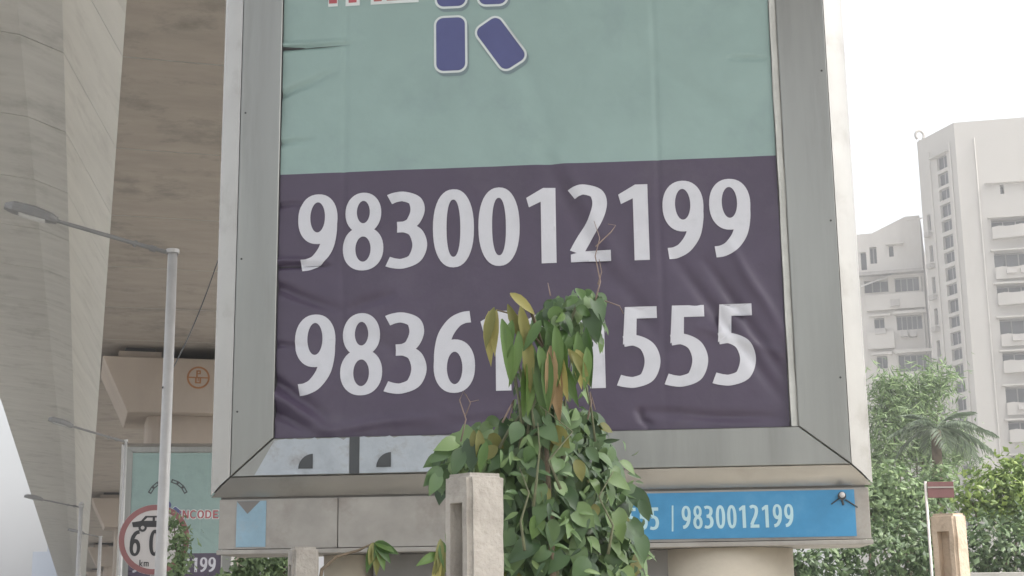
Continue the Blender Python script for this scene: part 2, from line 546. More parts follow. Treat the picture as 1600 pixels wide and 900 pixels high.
def nonzero(poly, x, y_):
    P = np.array(poly); Q = np.roll(P, -1, 0)
    x = np.asarray(x)[:, None]; y_ = np.asarray(y_)[:, None]
    up = (P[:, 1] <= y_) & (Q[:, 1] > y_); dn = (P[:, 1] > y_) & (Q[:, 1] <= y_)
    with np.errstate(divide='ignore', invalid='ignore'):
        xi = (Q[:, 0] - P[:, 0]) * (y_ - P[:, 1]) / (Q[:, 1] - P[:, 1]) + P[:, 0]
    return (np.sum(up & (x < xi), 1) - np.sum(dn & (x < xi), 1)) != 0


def fill(add, sub, step=None):
    """triangulate union(add) - union(sub); step adds a grid of inner points so the sheet can follow wrinkles"""
    V = []; E = []
    for poly in list(add) + list(sub):
        o = len(V); k = len(poly)
        V += [Vector((a, b)) for a, b in poly]
        E += [(o + i, o + (i + 1) % k) for i in range(k)]
    if step:
        xs = [v.x for v in V]; ys = [v.y for v in V]
        gx = np.arange(min(xs), max(xs), step); gy = np.arange(min(ys), max(ys), step)
        V += [Vector((a + .1 * step, b + .13 * step)) for a in gx for b in gy]
    v2, _, f2, _, _, _ = delaunay_2d_cdt(V, E, [], 0, 1e-6)
    pts = np.array([(v.x, v.y) for v in v2])
    T = np.array([f for f in f2 if len(f) == 3])
    c = pts[T].mean(1)
    ok = np.zeros(len(T), bool)
    for p in add: ok |= nonzero(p, c[:, 0], c[:, 1])
    for p in sub: ok &= ~nonzero(p, c[:, 0], c[:, 1])
    return pts, T[ok]


def lay_text(mb, text, x, z, hgt, sx, pitch=None, surf=None, off=.003, step=None, mi=0, gap=.12):
    """text in the local x-z plane, facing -y"""
    for ch in text:
        if ch == ' ':
            x += (pitch or .4 * hgt * sx); continue
        add, sub = GL[ch]
        f = lambda poly: [(x + a * hgt * sx, z + b * hgt) for a, b in poly]
        pts, T = fill([f(p) for p in add], [f(p) for p in sub], step)
        mb.add([(a, (surf(a, b) if surf else 0) - off, b) for a, b in pts], [tuple(t) for t in T], mi)
        x += pitch if pitch else (max(p[0] for q in add for p in q) + gap) * hgt * sx
    return x


# ------------------------------------------------------------------ the hoarding (local: x along the face, y back, z up from the street)
Z0 = -GROUND            # eye height in local z
BS0, BS1 = -1.585, 1.413
BZ0, BZS, BZ1 = Z0 + .985, Z0 + 2.595, Z0 + 5.9
FOLDS = [  # x, z start, x, z end, height, half width: ridge (+) or valley (-), fading along its length
    (-1.585, 4.912, -1.10, 4.925, -.016, .010), (-1.585, 4.935, -1.10, 4.945, .012, .014),
    (-1.585, 4.60, -1.2, 4.76, -.012, .022), (-1.585, 4.30, -1.35, 4.31, -.010, .016),
    (-1.585, 3.90, -1.40, 3.905, -.012, .012), (-1.585, 3.52, -1.22, 3.51, -.016, .012), (-1.585, 3.555, -1.22, 3.55, .012, .016),
    (-1.585, 3.40, -1.15, 3.22, -.014, .03), (-1.15, 3.24, -.85, 3.34, -.010, .03),
    (-1.585, 2.84, -1.25, 2.60, -.018, .03), (-1.585, 2.76, -1.2, 2.50, .016, .03), (-1.585, 2.66, -1.3, 2.50, -.014, .025),
    (-1.585, 3.05, -1.36, 3.03, -.010, .014), (-1.4, 2.52, -.6, 2.60, .010, .03),
    (.0, 4.25, .45, 3.30, -.013, .055), (.10, 4.2, .55, 3.3, .009, .05), (.45, 3.45, .75, 2.9, -.008, .05),
    (-.2, 5.1, .1, 4.2, -.007, .06), (.5, 4.9, 1.2, 4.3, -.007, .06), (-.9, 4.9, -.5, 4.3, -.006, .07),
    (.75, 3.55, 1.40, 2.62, -.014, .035), (.95, 3.5, 1.42, 2.75, -.014, .03), (1.1, 3.6, 1.42, 3.0, .011, .03),
    (.55, 2.6, 1.40, 2.53, -.010, .025), (.55, 2.62, .62, 2.49, -.016, .02), (1.40, 4.7, 1.15, 4.72, -.01, .012),
    (.72, 5.9, .72, 2.4, -.004, .016), (-1.17, 5.9, -1.17, 2.4, -.004, .016),
    (-.55, 2.55, .3, 2.62, -.008, .03), (.9, 3.1, 1.41, 2.9, .01, .03), (-1.2, 3.2, -.7, 2.9, -.006, .05),
]


def dent(s, z):
    """how far the sheet sits behind its plane at s, z"""
    v = Vector((s * 1.1, z * 1.1, 3.1))
    d = .012 * noise.noise(v) + .005 * noise.noise(v * 3.1) + .0018 * noise.noise(v * 9.0)
    for x0, z0, x1, z1, hgt, hw in FOLDS:
        dx, dz = x1 - x0, z1 - z0
        l2 = dx * dx + dz * dz
        t = ((s - x0) * dx + (z - z0) * dz) / l2
        if -.15 < t < 1.15:
            wob = .012 * noise.noise(Vector((t * 3, x0 * 5, z0 * 5)))
            r = ((s - x0) * -dz + (z - z0) * dx) / math.sqrt(l2) + wob
            q = r / hw
            if abs(q) < 3:
                k = math.exp(-q * q)
                e = (1 - max(0., t)) ** .7 if 0 <= t <= 1 else (0 if t > 1 else 1)
                if x0 > -1.5: e = max(0., math.sin(math.pi * min(1, max(0, t)))) ** .6
                d -= hgt * k * e * (2.0 if x0 < -1.5 else 1.5)
    return min(max(d, -.022), .03) + .012


def hoarding():
    root = thing("advertising_hoarding", "tall steel framed hoarding with two phone numbers in large grey digits on purple", "hoarding",
                 (2.4955, 8.0, GROUND), R(-21.3))
    # banner
    nx = 236
    xs = np.linspace(BS0, BS1, nx)
    zs = np.concatenate([np.arange(BZ0, BZS - .006, .0125), [BZS], np.arange(BZS + .0125, BZS + 1.3, .0125), np.arange(BZS + 1.3, BZ1, .025)])
    mb = MB()
    V = []
    for z in zs:
        for s in xs:
            V.append((s, .016 + dent(s, z), z))
    mb.add(V, [])
    for j in range(len(zs) - 1):
        mi = 1 if zs[j] < BZS - 1e-6 else 0
        for i in range(nx - 1):
            mb.f.append((j * nx + i, j * nx + i + 1, (j + 1) * nx + i + 1, (j + 1) * nx + i)); mb.m.append(mi)
    ban = mb.obj("banner", [M_teal, M_purple], root, smooth=True)
    surf = lambda s, z: .016 + dent(s, z)
    # phone numbers
    for txt, zb, hg, x0 in (("9830012199", Z0 + 1.985, .470, -1.445), ("9836111555", Z0 + 1.237, .478, -1.452)):
        mb = MB()
        lay_text(mb, txt, x0, zb, hg, 1.0, pitch=.2728, surf=surf, off=.006, step=.014)
        tag(mb.obj("phone_number", M_digit, ban, smooth=True), "%s in large pale grey digits" % txt)
    # logo: a figure of rounded capsules on a white outline, red lettering beside it
    def cap(mbx, cx_, cz_, w_, h_, ang, r_, grow=0., dx=0., dz=0., off=.003):
        poly = []
        w2, h2, rr = w_ / 2 + grow, h_ / 2 + grow, r_ + grow
        for qx, qz, a0 in ((1, -1, -90), (1, 1, 0), (-1, 1, 90), (-1, -1, 180)):
            for k in range(7):
                a = R(a0 + k * 15)
                x_, z_ = qx * (w2 - rr) + rr * math.cos(a), qz * (h2 - rr) + rr * math.sin(a)
                ca, sa = math.cos(ang), math.sin(ang)
                poly.append((cx_ + dx + x_ * ca - z_ * sa, cz_ + dz + x_ * sa + z_ * ca))
        pts, T = fill([poly], [], .03)
        mbx.add([(a, surf(a, b) - off, b) for a, b in pts], [tuple(t) for t in T])
    ku = Z0
    caps = [(-.517, ku + 3.385, .178, .342, 0, .045), (-.209, ku + 3.375, .172, .325, R(34), .045),
            (-.512, ku + 3.80, .178, .34, 0, .045), (-.255, ku + 3.80, .17, .34, 0, .045),
            (-.70, ku + 3.98, .15, .30, R(-50), .045), (-.06, ku + 3.98, .15, .30, R(50), .045)]
    def bit(nm, m, add, sub, off, step=.03):
        pts, T = fill(add, sub, step)
        q = MB(); q.add([(a, surf(a, b) - off, b) for a, b in pts], [tuple(t) for t in T])
        return q.obj(nm, m, ban, smooth=True)
    for c_ in caps:
        for nm, grow, dx, dz, off, mt in (("logo_shadow", .014, .010, -.020, .0030, M_shade), ("logo_outline", .014, 0, 0, .0045, M_halo), ("logo_capsule", 0, 0, 0, .006, M_navy)):
            mb = MB(); cap(mb, *c_, grow=grow, dx=dx, dz=dz, off=off); mb.obj(nm, mt, ban, smooth=True)
    bit("logo_head", M_navy, [ell(-.385, ku + 4.17, .13, .13, 2)], [], .006)
    for k in range(7):          # an arch of chain links over the figure
        a = R(30 + k * 20)
        if k == 3: continue
        c2 = (-.385 + .62 * math.cos(a), ku + 4.35 + .62 * math.sin(a))
        o_, i_ = [[(c2[0] + e0 * p * math.sin(a) - e1 * q * math.cos(a), c2[1] - e0 * p * math.cos(a) - e1 * q * math.sin(a)) for p, q in ((-1, -1), (1, -1), (1, 1), (-1, 1))] for e0, e1 in ((.115, .062), (.07, .026))]
        bit("logo_link", M_ink, [o_], [i_], .006, None)
    zt = ku + 3.69
    for nm, mt, g, off in (("letter_outline", M_halo, .02, .0045), ("letter", M_red, 0, .006)):
        lets = [('T', -1.355), ('H', -1.155), ('E', -.915), ('I', .02), ('N', .12), ('C', .36), ('O', .60), ('D', .86), ('E', 1.11)]
        for ch, x_ in lets:
            add, sub = GL[ch]
            hg = .27; sx = .98
            A = []
            for p in add:
                q = [(x_ + a * hg * sx, zt + (.035 if x_ > -.2 else 0) + b * hg) for a, b in p]
                if g:
                    cxm = sum(a for a, b in q) / len(q); czm = sum(b for a, b in q) / len(q)
                    xa, xb = min(a for a, b in q), max(a for a, b in q); za, zb = min(b for a, b in q), max(b for a, b in q)
                    kx = (xb - xa + 2 * g) / (xb - xa); kz = (zb - za + 2 * g) / (zb - za)
                    q = [((xa + xb) / 2 + (a - (xa + xb) / 2) * kx, (za + zb) / 2 + (b - (za + zb) / 2) * kz) for a, b in q]
                A.append(q)
            B = [] if g else [[(x_ + a * hg * sx, zt + (.035 if x_ > -.2 else 0) + b * hg) for a, b in p] for p in sub]
            bit(nm, mt, A, B, off)
    # backing board and cabinet body
    mb = MB(); mb.box((-1.70, .066, Z0 + .9), (1.62, .085, Z0 + 6.0)); mb.obj("backing_board", M_backing, root)
    mb = MB(); mb.box((-1.90, .125, Z0 + .40), (1.82, .60, Z0 + 6.12)); mb.obj("cabinet_body", M_body, root)
    # pale folded edge of the sheet along the right of the banner, slightly ragged
    mb = MB()
    k = 46
    for i in range(k + 1):
        z = BZ0 + .005 + (BZ1 - BZ0 - .02) * i / k
        e0 = .006 * noise.noise(Vector((z * 3, 0, 1))); e1 = .006 * noise.noise(Vector((z * 4, 5, 1)))
        mb.v += [(1.417 + e0, .012 + .004 * math.sin(z * 9), z), (1.454 + e1, .016, z)]
    for i in range(k): mb.f.append((2 * i, 2 * i + 1, 2 * i + 3, 2 * i + 2)); mb.m.append(0)
    mb.obj("folded_edge", M_backing, root, smooth=True)
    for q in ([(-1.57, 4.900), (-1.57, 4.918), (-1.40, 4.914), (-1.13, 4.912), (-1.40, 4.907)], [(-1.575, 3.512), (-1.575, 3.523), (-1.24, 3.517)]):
        bit("fold_shadow", M_dark, [q], [], .004)  # thin dark wedges paint the shadow line of two creases in the sheet
    # frame: four mitred face plates, four sloping trims
    IL, IR, IB, IT = -1.565, 1.458, Z0 + .988, Z0 + 5.92       # inner opening
    OL, OR, OB, OT = -1.812, 1.735, Z0 + .770, Z0 + 6.10       # face outer
    CL, CR, CB, CT = -1.957, 1.862, Z0 + .660, Z0 + 6.22       # trim outer
    def plate(name, a, b, c_, d, m, y0, y1, parent=root):
        """a,b outer edge; c,d inner edge, as (x,z); y0/y1 = y at outer / inner edge"""
        mbp = MB()
        q = [(a[0], y0, a[1]), (b[0], y0, b[1]), (c_[0], y1, c_[1]), (d[0], y1, d[1])]
        t_ = .012
        mbp.add(q + [(x_, y_ + t_, z_) for x_, y_, z_ in q], [(0, 1, 2, 3), (7, 6, 5, 4), (0, 4, 5, 1), (1, 5, 6, 2), (2, 6, 7, 3), (3, 7, 4, 0)])
        bm = bmesh.new()
        o_ = mbp.obj(name, m, parent)
        bm.from_mesh(o_.data); bmesh.ops.recalc_face_normals(bm, faces=bm.faces)
        bmesh.ops.bevel(bm, geom=bm.edges[:], offset=.004, segments=1, affect='EDGES')
        bm.to_mesh(o_.data); bm.free()
        return o_
    g = .0025
    plate("face_plate", (OL, OB + g), (OL, OT - g), (IL, IT - g), (IL, IB + g), M_steel, 0, 0)
    plate("face_plate", (OR, OB + g), (OR, OT - g), (IR, IT - g), (IR, IB + g), M_steel, 0, 0)
    plate("face_plate", (OL + g, OB), (OR - g, OB), (IR - g, IB), (IL + g, IB), M_steel, .002, .002)
    plate("face_plate", (OL + g, OT), (OR - g, OT), (IR - g, IT), (IL + g, IT), M_steel, .002, .002)
    e = .004
    def trim(a, b, c_, d, bend=.5, ym=.034):
        """folded sheet from outer edge a-b to inner edge c-d with one crease between"""
        mx = lambda p, q: (p[0] + (q[0] - p[0]) * bend, p[1] + (q[1] - p[1]) * bend)
        ma, mb_ = mx(d, a), mx(c_, b)
        k = 24
        mbt = MB()
        for i_ in range(k + 1):
            t = i_ / k
            for (p, q), y_, wv in (((d, c_), .004, 0), ((ma, mb_), ym, .004), ((a, b), .105, .0025)):
                x_, z_ = p[0] + (q[0] - p[0]) * t, p[1] + (q[1] - p[1]) * t
                mbt.v.append((x_, y_ + wv * noise.noise(Vector((x_ * 2.3, z_ * 2.3, y_ * 40))), z_))
        for i_ in range(k):
            for q in (0, 1):
                mbt.f.append((3 * i_ + q, 3 * i_ + q + 1, 3 * i_ + q + 4, 3 * i_ + q + 3)); mbt.m.append(0)
        o_ = mbt.obj("edge_trim", M_trim, root)
        bm = bmesh.new(); bm.from_mesh(o_.data)
        bmesh.ops.recalc_face_normals(bm, faces=bm.faces)
        if sum(f.normal.y for f in bm.faces) > 0: bmesh.ops.reverse_faces(bm, faces=bm.faces)
        es = [e_ for e_ in bm.edges if len(e_.link_faces) == 2 and e_.calc_face_angle(0) > .3]
        bmesh.ops.bevel(bm, geom=es, offset=.006, segments=2, affect='EDGES')
        for f in bm.faces: f.smooth = True
        bm.to_mesh(o_.data); bm.free()
    trim((CL, CB + 2 * e), (CL, CT - e), (OL - e, OT), (OL - e, OB + e))
    trim((CR, CB + 2 * e), (CR, CT - e), (OR + e, OT), (OR + e, OB + e))
    trim((CL + e, CB), (CR - e, CB), (OR, OB - e), (OL, OB - e), .55, .045)
    trim((CL + e, CT), (CR - e, CT), (OR, OT + e), (OL, OT + e))
    for x0, x1, y0, y1, z0, z1 in ((IL - .006, IL + .002, .010, .075, IB, IT), (IR - .002, IR + .006, .010, .075, IB, IT),
                                   (IL, IR, .012, .075, IB - .008, IB - .001), (CL + .01, CL + .03, .112, .30, CB + .03, CT - .03),
                                   (CR - .03, CR - .01, .112, .30, CB + .03, CT - .03)):
        mb = MB(); mb.box((x0, y0, z0), (x1, y1, z1)); mb.obj("inner_lip" if y0 < .1 else "side_return", (M_zinc if x0 > 0 else M_dark) if y0 < .1 else M_steel, root)
    mb = MB(); mb.box((CL + .03, .112, CB + .012), (CR - .03, .35, CB + .028)); mb.obj("bottom_return", M_dark, root)
    for i_ in range(6):
        for x_ in (OL + .03, OR - .03):
            z_ = Z0 + 1.15 + .92 * i_ + (.11 if x_ > 0 else 0)
            mb = MB(); mb.tube([(x_, .002, z_), (x_, -.003, z_)], [.007, .0055], 8); mb.obj("screw", M_dark, root)
    # base box under the frame
    bx0, bx1, bz0, bz1 = -1.905, 1.838, Z0 + .36, Z0 + .648
    def panel(x0, x1, m, nm="base_panel", lab=None, y=.115, z0=bz0, z1=bz1, t_=.02, bev=.003):
        mb = MB(); mb.box((x0, y, z0), (x1, y + t_, z1)); o_ = mb.obj(nm, m, root, bevel=bev)
        if lab: o_['label'] = lab
        return o_
    panel(bx0, -1.203, M_zinc); panel(-1.197, -.45, M_zinc, y=.113); panel(-.444, bx1, M_zinc)
    mb = MB(); mb.box((bx0 + .02, .137, bz0 + .004), (bx1 - .02, .62, bz1)); mb.obj("base_box", M_body, root)
    mb = MB(); mb.box((bx0 - .004, .09, bz0 - .03), (bx1 + .006, .64, bz0 - .004)); mb.obj("base_rail", M_zinc, root, bevel=.004)
    tag(panel(-.05, 1.757, M_blue, "blue_band", None, .108, bz0 + .016, bz1 - .012, .004, 0), "bright blue band with pale phone numbers")
    band = root.children[-1]
    mb = MB()
    xt = lay_text(mb, "9836111555", .030, Z0 + .430, .128, .78, pitch=.0640, surf=lambda a, b: .108, off=.0025)
    lay_text(mb, "/", .715, Z0 + .430, .135, .78, surf=lambda a, b: .108, off=.0025)
    lay_text(mb, "9830012199", .785, Z0 + .432, .128, .78, pitch=.0640, surf=lambda a, b: .108, off=.0025)
    tag(mb.obj("phone_number", M_bandtext, band), "9836111555 / 9830012199 in small pale digits")
    tag(panel(-1.80, -1.625, M_faded, "faded_patch", None, .110, bz0 + .012, bz1 - .01, .004, 0), "faded blue patch")
    pt = root.children[-1]
    mb = MB(); mb.add([(-1.80, .1085, bz1 - .011), (-1.66, .1085, bz1 - .011), (-1.735, .1085, bz1 - .085)], [(0, 2, 1)])
    mb.obj("grime_mark", M_body, pt)
    # torn strips of an older print over the lower face plate
    def sheet(poly, y, m, nm, parent, seed):
        rnd = random.Random(seed)
        pts, T = fill([poly], [], .03)
        mb = MB(); mb.add([(a, y - .004 * (.5 + noise.noise(Vector((a * 9, b * 9, seed)))), b) for a, b in pts], [tuple(t) for t in T])
        return mb.obj(nm, m, parent, smooth=True)
    def ragged(x0, x1, z, a=.016, nn=26, seed=0):
        return [(x0 + (x1 - x0) * i / nn, z + a * noise.noise(Vector((i * 1.7, seed, 2)))) for i in range(nn + 1)]
    s1 = sheet([(-1.668, Z0 + .776), (-1.113, Z0 + .776)] + ragged(-1.113, -1.555, Z0 + .980, seed=1), -.003, M_paleprint, "torn_print", root, 1)
    s2 = sheet([(-1.052, Z0 + .776), (-.40, Z0 + .776)] + ragged(-.40, -1.052, Z0 + .983, seed=2), -.003, M_paleprint, "torn_print", root, 2)
    s1['label'] = "torn pale blue print left of the dark strip"; s2['label'] = "torn pale blue print right of the dark strip"
    mb = MB(); mb.box((-1.110, -.004, Z0 + .774), (-1.055, .001, Z0 + .986)); mb.obj("dark_strip", M_ink, root)
    for par, xx in ((s1, -1.325), (s2, -.868)):
        arc = [(xx - .085 + .085 * (1 - math.cos(R(a))), Z0 + .808 + .085 * math.sin(R(a))) for a in range(0, 91, 9)]
        sheet(arc + [(xx, Z0 + .808)], -.0075, M_ink, "fin_mark", par, 3)
    # columns under the base
    for cx_, cy_, r_ in ((1.04, .55, .40), (-1.20, .50, .16)):
        mb = MB()
        mb.tube([(cx_, cy_, -.3), (cx_, cy_, bz0 - .033)], r_, 40)
        o_ = mb.obj("column", M_cream, root)
        for p in o_.data.polygons: p.use_smooth = len(p.vertices) == 4
    mb = MB(); mb.box((-1.03, .34, -.3), (.76, .70, bz0 - .034)); mb.obj("pedestal_wall", M_slab2, root)
    # little bulb on a bracket at the right end of the band
    b = thing("bulb_bracket", None, None)
    b.parent = root
    bpy.data.objects.remove(b)
    mb = MB()
    c = Vector((1.685, .085, Z0 + .60))
    mb.tube([c + Vector((0, .03, 0)), c + Vector((0, .004, 0))], [.020, .024], 14)
    mb.tube([c + Vector((-.01, .02, -.01)), c + Vector((-.06, .018, -.045))], .0035, 6)
    mb.tube([c + Vector((.02, .02, -.02)), c + Vector((.085, .012, -.065))], .0045, 6)
    mb.tube([c + Vector((.0, .02, -.02)), c + Vector((.008, .018, -.05))], .007, 6)
    br = mb.obj("bulb_bracket", M_ink, root)
    bm = bmesh.new(); bmesh.ops.create_uvsphere(bm, u_segments=16, v_segments=10, radius=.016)
    me = bpy.data.meshes.new("bulb"); bm.to_mesh(me); bm.free(); me.materials.append(M_signwhite)
    me.polygons.foreach_set('use_smooth', [True] * len(me.polygons))
    o_ = link("bulb", me, br); o_.location = c + Vector((0, -.012, .005))
    return root


H1 = hoarding()
H2 = copy_tree(H1, None, skip=("torn_print", "dark_strip", "fin_mark", "bulb_bracket", "faded_patch"))
H2.scale = (.66, .66, .66)
H2.location = (1.99, 33.0, -1.43)
H2.rotation_euler = (0, 0, R(-10))
H2['label'] = "far framed hoarding behind the lamp pole, teal banner with the same logo and red lettering"
H2['group'] = H1['group'] = "hoardings along the median"

# ------------------------------------------------------------------ median fence posts
def fence_post(px0, px1, top, d, rz, label, slot=True, m=None):
    a = at((px0 + px1) / 2, top, d)
    base = Vector((a.x, a.y, MED - .2))
    hgt = a.z - base.z
    w_ = .135
    o = thing("fence_post", label, "post", base, rz, "concrete posts along the median fence")
    bm = bmesh.new()
    hw = w_ / 2
    bmesh.ops.create_cube(bm, size=1, matrix=Matrix.Translation((0, 0, hgt / 2)) @ Matrix.Diagonal((w_, w_, hgt, 1)))
    bmesh.ops.bevel(bm, geom=[e for e in bm.edges if abs(e.verts[0].co.z - hgt) < 1e-4 and abs(e.verts[1].co.z - hgt) < 1e-4] +
                    [e for e in bm.edges if abs(e.verts[0].co.z - e.verts[1].co.z) > .1], offset=.014, segments=3, affect='EDGES')
    if slot:
        for sx in (-1, 1):
            bm.normal_update()
            f = max((f for f in bm.faces if f.normal.x * sx > .99), key=lambda q: q.calc_area())
            r = bmesh.ops.inset_region(bm, faces=[f], thickness=.022, use_even_offset=True)
            for v in f.verts:
                if v.co.z > hgt / 2: v.co.z = hgt - .088
            r = bmesh.ops.extrude_face_region(bm, geom=[f])
            vs = [g_ for g_ in r['geom'] if isinstance(g_, bmesh.types.BMVert)]
            bmesh.ops.translate(bm, verts=vs, vec=(-sx * .05, 0, 0))
            bmesh.ops.delete(bm, geom=[f], context='FACES')
    for z in np.arange(.1, hgt, .035):
        bmesh.ops.bisect_plane(bm, geom=bm.verts[:] + bm.edges[:] + bm.faces[:], plane_co=(0, 0, z), plane_no=(0, 0, 1))
    for v in bm.verts:
        q = Vector((v.co.x * 9, v.co.y * 9, v.co.z * 14 + px0))
        edge = 1.0 if abs(abs(v.co.x) - hw) + abs(abs(v.co.y) - hw) < .02 else .4
        v.co.x += .0045 * edge * noise.noise(q); v.co.y += .0045 * edge * noise.noise(q + Vector((7, 3, 1)))
        if v.co.z > hgt - .02: v.co.z += .004 * noise.noise(q * 1.5)
    me = bpy.data.meshes.new("post_body")
    bm.to_mesh(me); bm.free()
    me.materials.append(m or M_postc)
    link("post_body", me, o)
    return o


fence_post(697, 785, 741, 4.3, R(21), "slotted concrete fence post standing right in front of the leafy climber")
fence_post(455, 493, 855, 7.6, R(4), "small concrete fence post under the left part of the hoarding base", True)
fence_post(1450, 1512, 803, 6.5, R(31), "slotted concrete fence post right of the hoarding, in front of the hedge", True, M_postsun)

# ------------------------------------------------------------------ street lamps
def street_lamp(top, arm_end, rp, label, head=.34, ball=False):
    z0 = GROUND if top.x < .3 else MED
    o = thing("street_lamp", label, "street lamp", (top.x, top.y, z0), 0, "street lamps along the median")
    hgt = top.z - z0
    mb = MB()
    mb.tube([(0, 0, -.1), (0, 0, 1.0), (0, 0, hgt)], [rp * 1.15, rp * 1.1, rp * .9], 14)
    mb.obj("pole", M_galv, o, smooth=True)
    mb = MB()
    mb.tube([(0, 0, hgt - .02), (0, 0, hgt + .012)], rp * 1.25, 14)
    mb.tube([(0, 0, 1.16 * .5), (0, 0, 1.16 * .5 + .05)], rp * 1.5, 14)
    if ball: mb.tube([(0, 0, hgt), (0, 0, hgt + .05), (0, 0, hgt + .09)], [.02, .07, .03], 10)
    mb.obj("collar", M_galv, o, smooth=False)
    e = arm_end - top
    e = Vector((e.x, e.y, e.z)); base = Vector((0, 0, hgt - .03))
    arm_tip = base + e * (1 - head / max(e.length, .1))
    mb = MB()
    mb.tube([base + Vector((rp, 0, -.005)), base + e * .25, arm_tip + e.normalized() * .05], [.019, .018, .016], 8)
    mb.tube([base + e * .10, base + e * .14], .027, 8)
    mb.tube([base + e * .22 + Vector((0, 0, .025)), base + e * .235 + Vector((0, 0, -.03))], .014, 6)
    mb.obj("arm", M_lampg, o, smooth=False)
    d = e.normalized()
    q = d.to_track_quat('X', 'Z').to_matrix().to_4x4()
    bm = bmesh.new()
    prof_ = [(0, .030, .03), (.05, .060, .055), (.16, .085, .07), (.29, .078, .06), (.34, .035, .03)]
    rings = []
    for x_, wy, hz in prof_:
        ring = []
        for k in range(12):
            a = 2 * math.pi * k / 12
            zz = math.sin(a) * hz
            if zz < -.03: zz = -.03
            ring.append(bm.verts.new((x_ * head / .34, math.cos(a) * wy, zz)))
        rings.append(ring)
    for i in range(len(rings) - 1):
        for k in range(12): bm.faces.new((rings[i][k], rings[i][(k + 1) % 12], rings[i + 1][(k + 1) % 12], rings[i + 1][k]))
    bm.faces.new(rings[0][::-1]); bm.faces.new(rings[-1])
    bmesh.ops.recalc_face_normals(bm, faces=bm.faces)
    me = bpy.data.meshes.new("lamp_head"); bm.to_mesh(me); bm.free(); me.materials.append(M_lampg)
    hd = link("lamp_head", me, o); hd.matrix_local = Matrix.Translation(arm_tip) @ q
    mb = MB(); mb.box((.09, -.055, -.037), (.30, .055, -.0305)); gl = mb.obj("lamp_glass", M_glass, hd)
    return o


street_lamp(at(270, 392, 12.0), at(8, 316, 12.0), .043, "tall grey street lamp pole nearest, its arm reaching left over the speed sign", head=.42)
street_lamp(at(197, 688, 23.6), at(76, 652, 23.6), .024, "second street lamp with its arm above the far teal hoarding's corner", head=.38)
street_lamp(at(127, 791, 35.0), at(38, 773, 35.0), .05, "distant lamp pole against the web with its head out over white sky", head=.42, ball=True)
street_lamp(at(157, 838, 46.0), at(106, 826, 46.0), .05, "farthest small street lamp, low beside the second pier", head=.5)

# thin wire from the nearest lamp pole up to the flyover
mb = MB()
a, b = at(254, 606, 11.96), at(352, 372, 15.5)
pts = [a.lerp(b, t) + Vector((0, 0, -.12 * math.sin(math.pi * t))) for t in np.linspace(0, 1, 12)]
mb.tube(pts, .006, 6)
tag(mb.obj("cable", M_ink), "thin dark cable slanting from the nearest lamp pole up behind the hoarding", "cable")

# ------------------------------------------------------------------ speed limit sign
sc_ = at(241, 843, 13.0)
sg = thing("speed_sign", "round 60 speed limit sign with faded red ring, behind the lamp pole", "road sign", (sc_.x, sc_.y, MED), R(-6))
zc = sc_.z - MED
RS = .295


def disc(mb, r, y, n=48, cx_=0, cz_=0):
    o = len(mb.v)
    mb.v += [(cx_ + r * math.cos(2 * math.pi * k / n), y, cz_ + r * math.sin(2 * math.pi * k / n)) for k in range(n)]
    mb.f.append(tuple(range(o, o + n))); mb.m.append(0)


mb = MB(); mb.tube([(0, .0, zc), (0, .008, zc)], RS, 48); pl = mb.obj("sign_plate", M_signwhite, sg)
pts, T = fill([ell(0, zc, RS * .995, RS * .995, 2, 56)], [ell(0, zc, RS * .84, RS * .84, 2, 56)])
mb = MB(); mb.add([(a, -.003, b) for a, b in pts], [tuple(t) for t in T]); mb.obj("red_ring", M_signred, pl)
mb = MB()
lay_text(mb, "60", -.205, zc - .135, .215, .80, pitch=.165, off=.003)
lay_text(mb, "km", -.115, zc - .225, .055, 1.0, off=.003)
lay_text(mb, "h", .04, zc - .225, .055, 1.0, off=.003)
mb.obj("speed_number", M_black, pl)
mb = MB()
pts, T = fill([[(-.18, zc + .105), (.16, zc + .105), (.17, zc + .135), (.10, zc + .155), (.05, zc + .20), (-.08, zc + .20), (-.115, zc + .158), (-.19, zc + .145)],
               ell(-.10, zc + .10, .035, .035, 2, 18), ell(.09, zc + .10, .035, .035, 2, 18)],
              [[(-.09, zc + .158), (-.065, zc + .185), (-.02, zc + .185), (-.02, zc + .158)], [(0, zc + .158), (0, zc + .185), (.04, zc + .185), (.07, zc + .158)],
               ell(-.10, zc + .10, .016, .016, 2, 12), ell(.09, zc + .10, .016, .016, 2, 12)])
mb.add([(a, -.003, b) for a, b in pts], [tuple(t) for t in T])
mb.obj("car_symbol", M_black, pl)
mb = MB(); mb.tube([(0, .035, -.1), (0, .035, zc + .1)], .025, 12); mb.obj("post", M_galv, sg, smooth=True)
mb = MB(); mb.box((-.16, .0, zc - .62), (.10, .008, zc - .325)); o = mb.obj("lower_plate", M_signred, sg)
mb = MB(); mb.box((-.10, -.003, zc - .41), (-.06, -.0005, zc - .36)); mb.box((.0, -.003, zc - .45), (.06, -.0005, zc - .36)); mb.obj("lower_mark", M_signwhite, o)

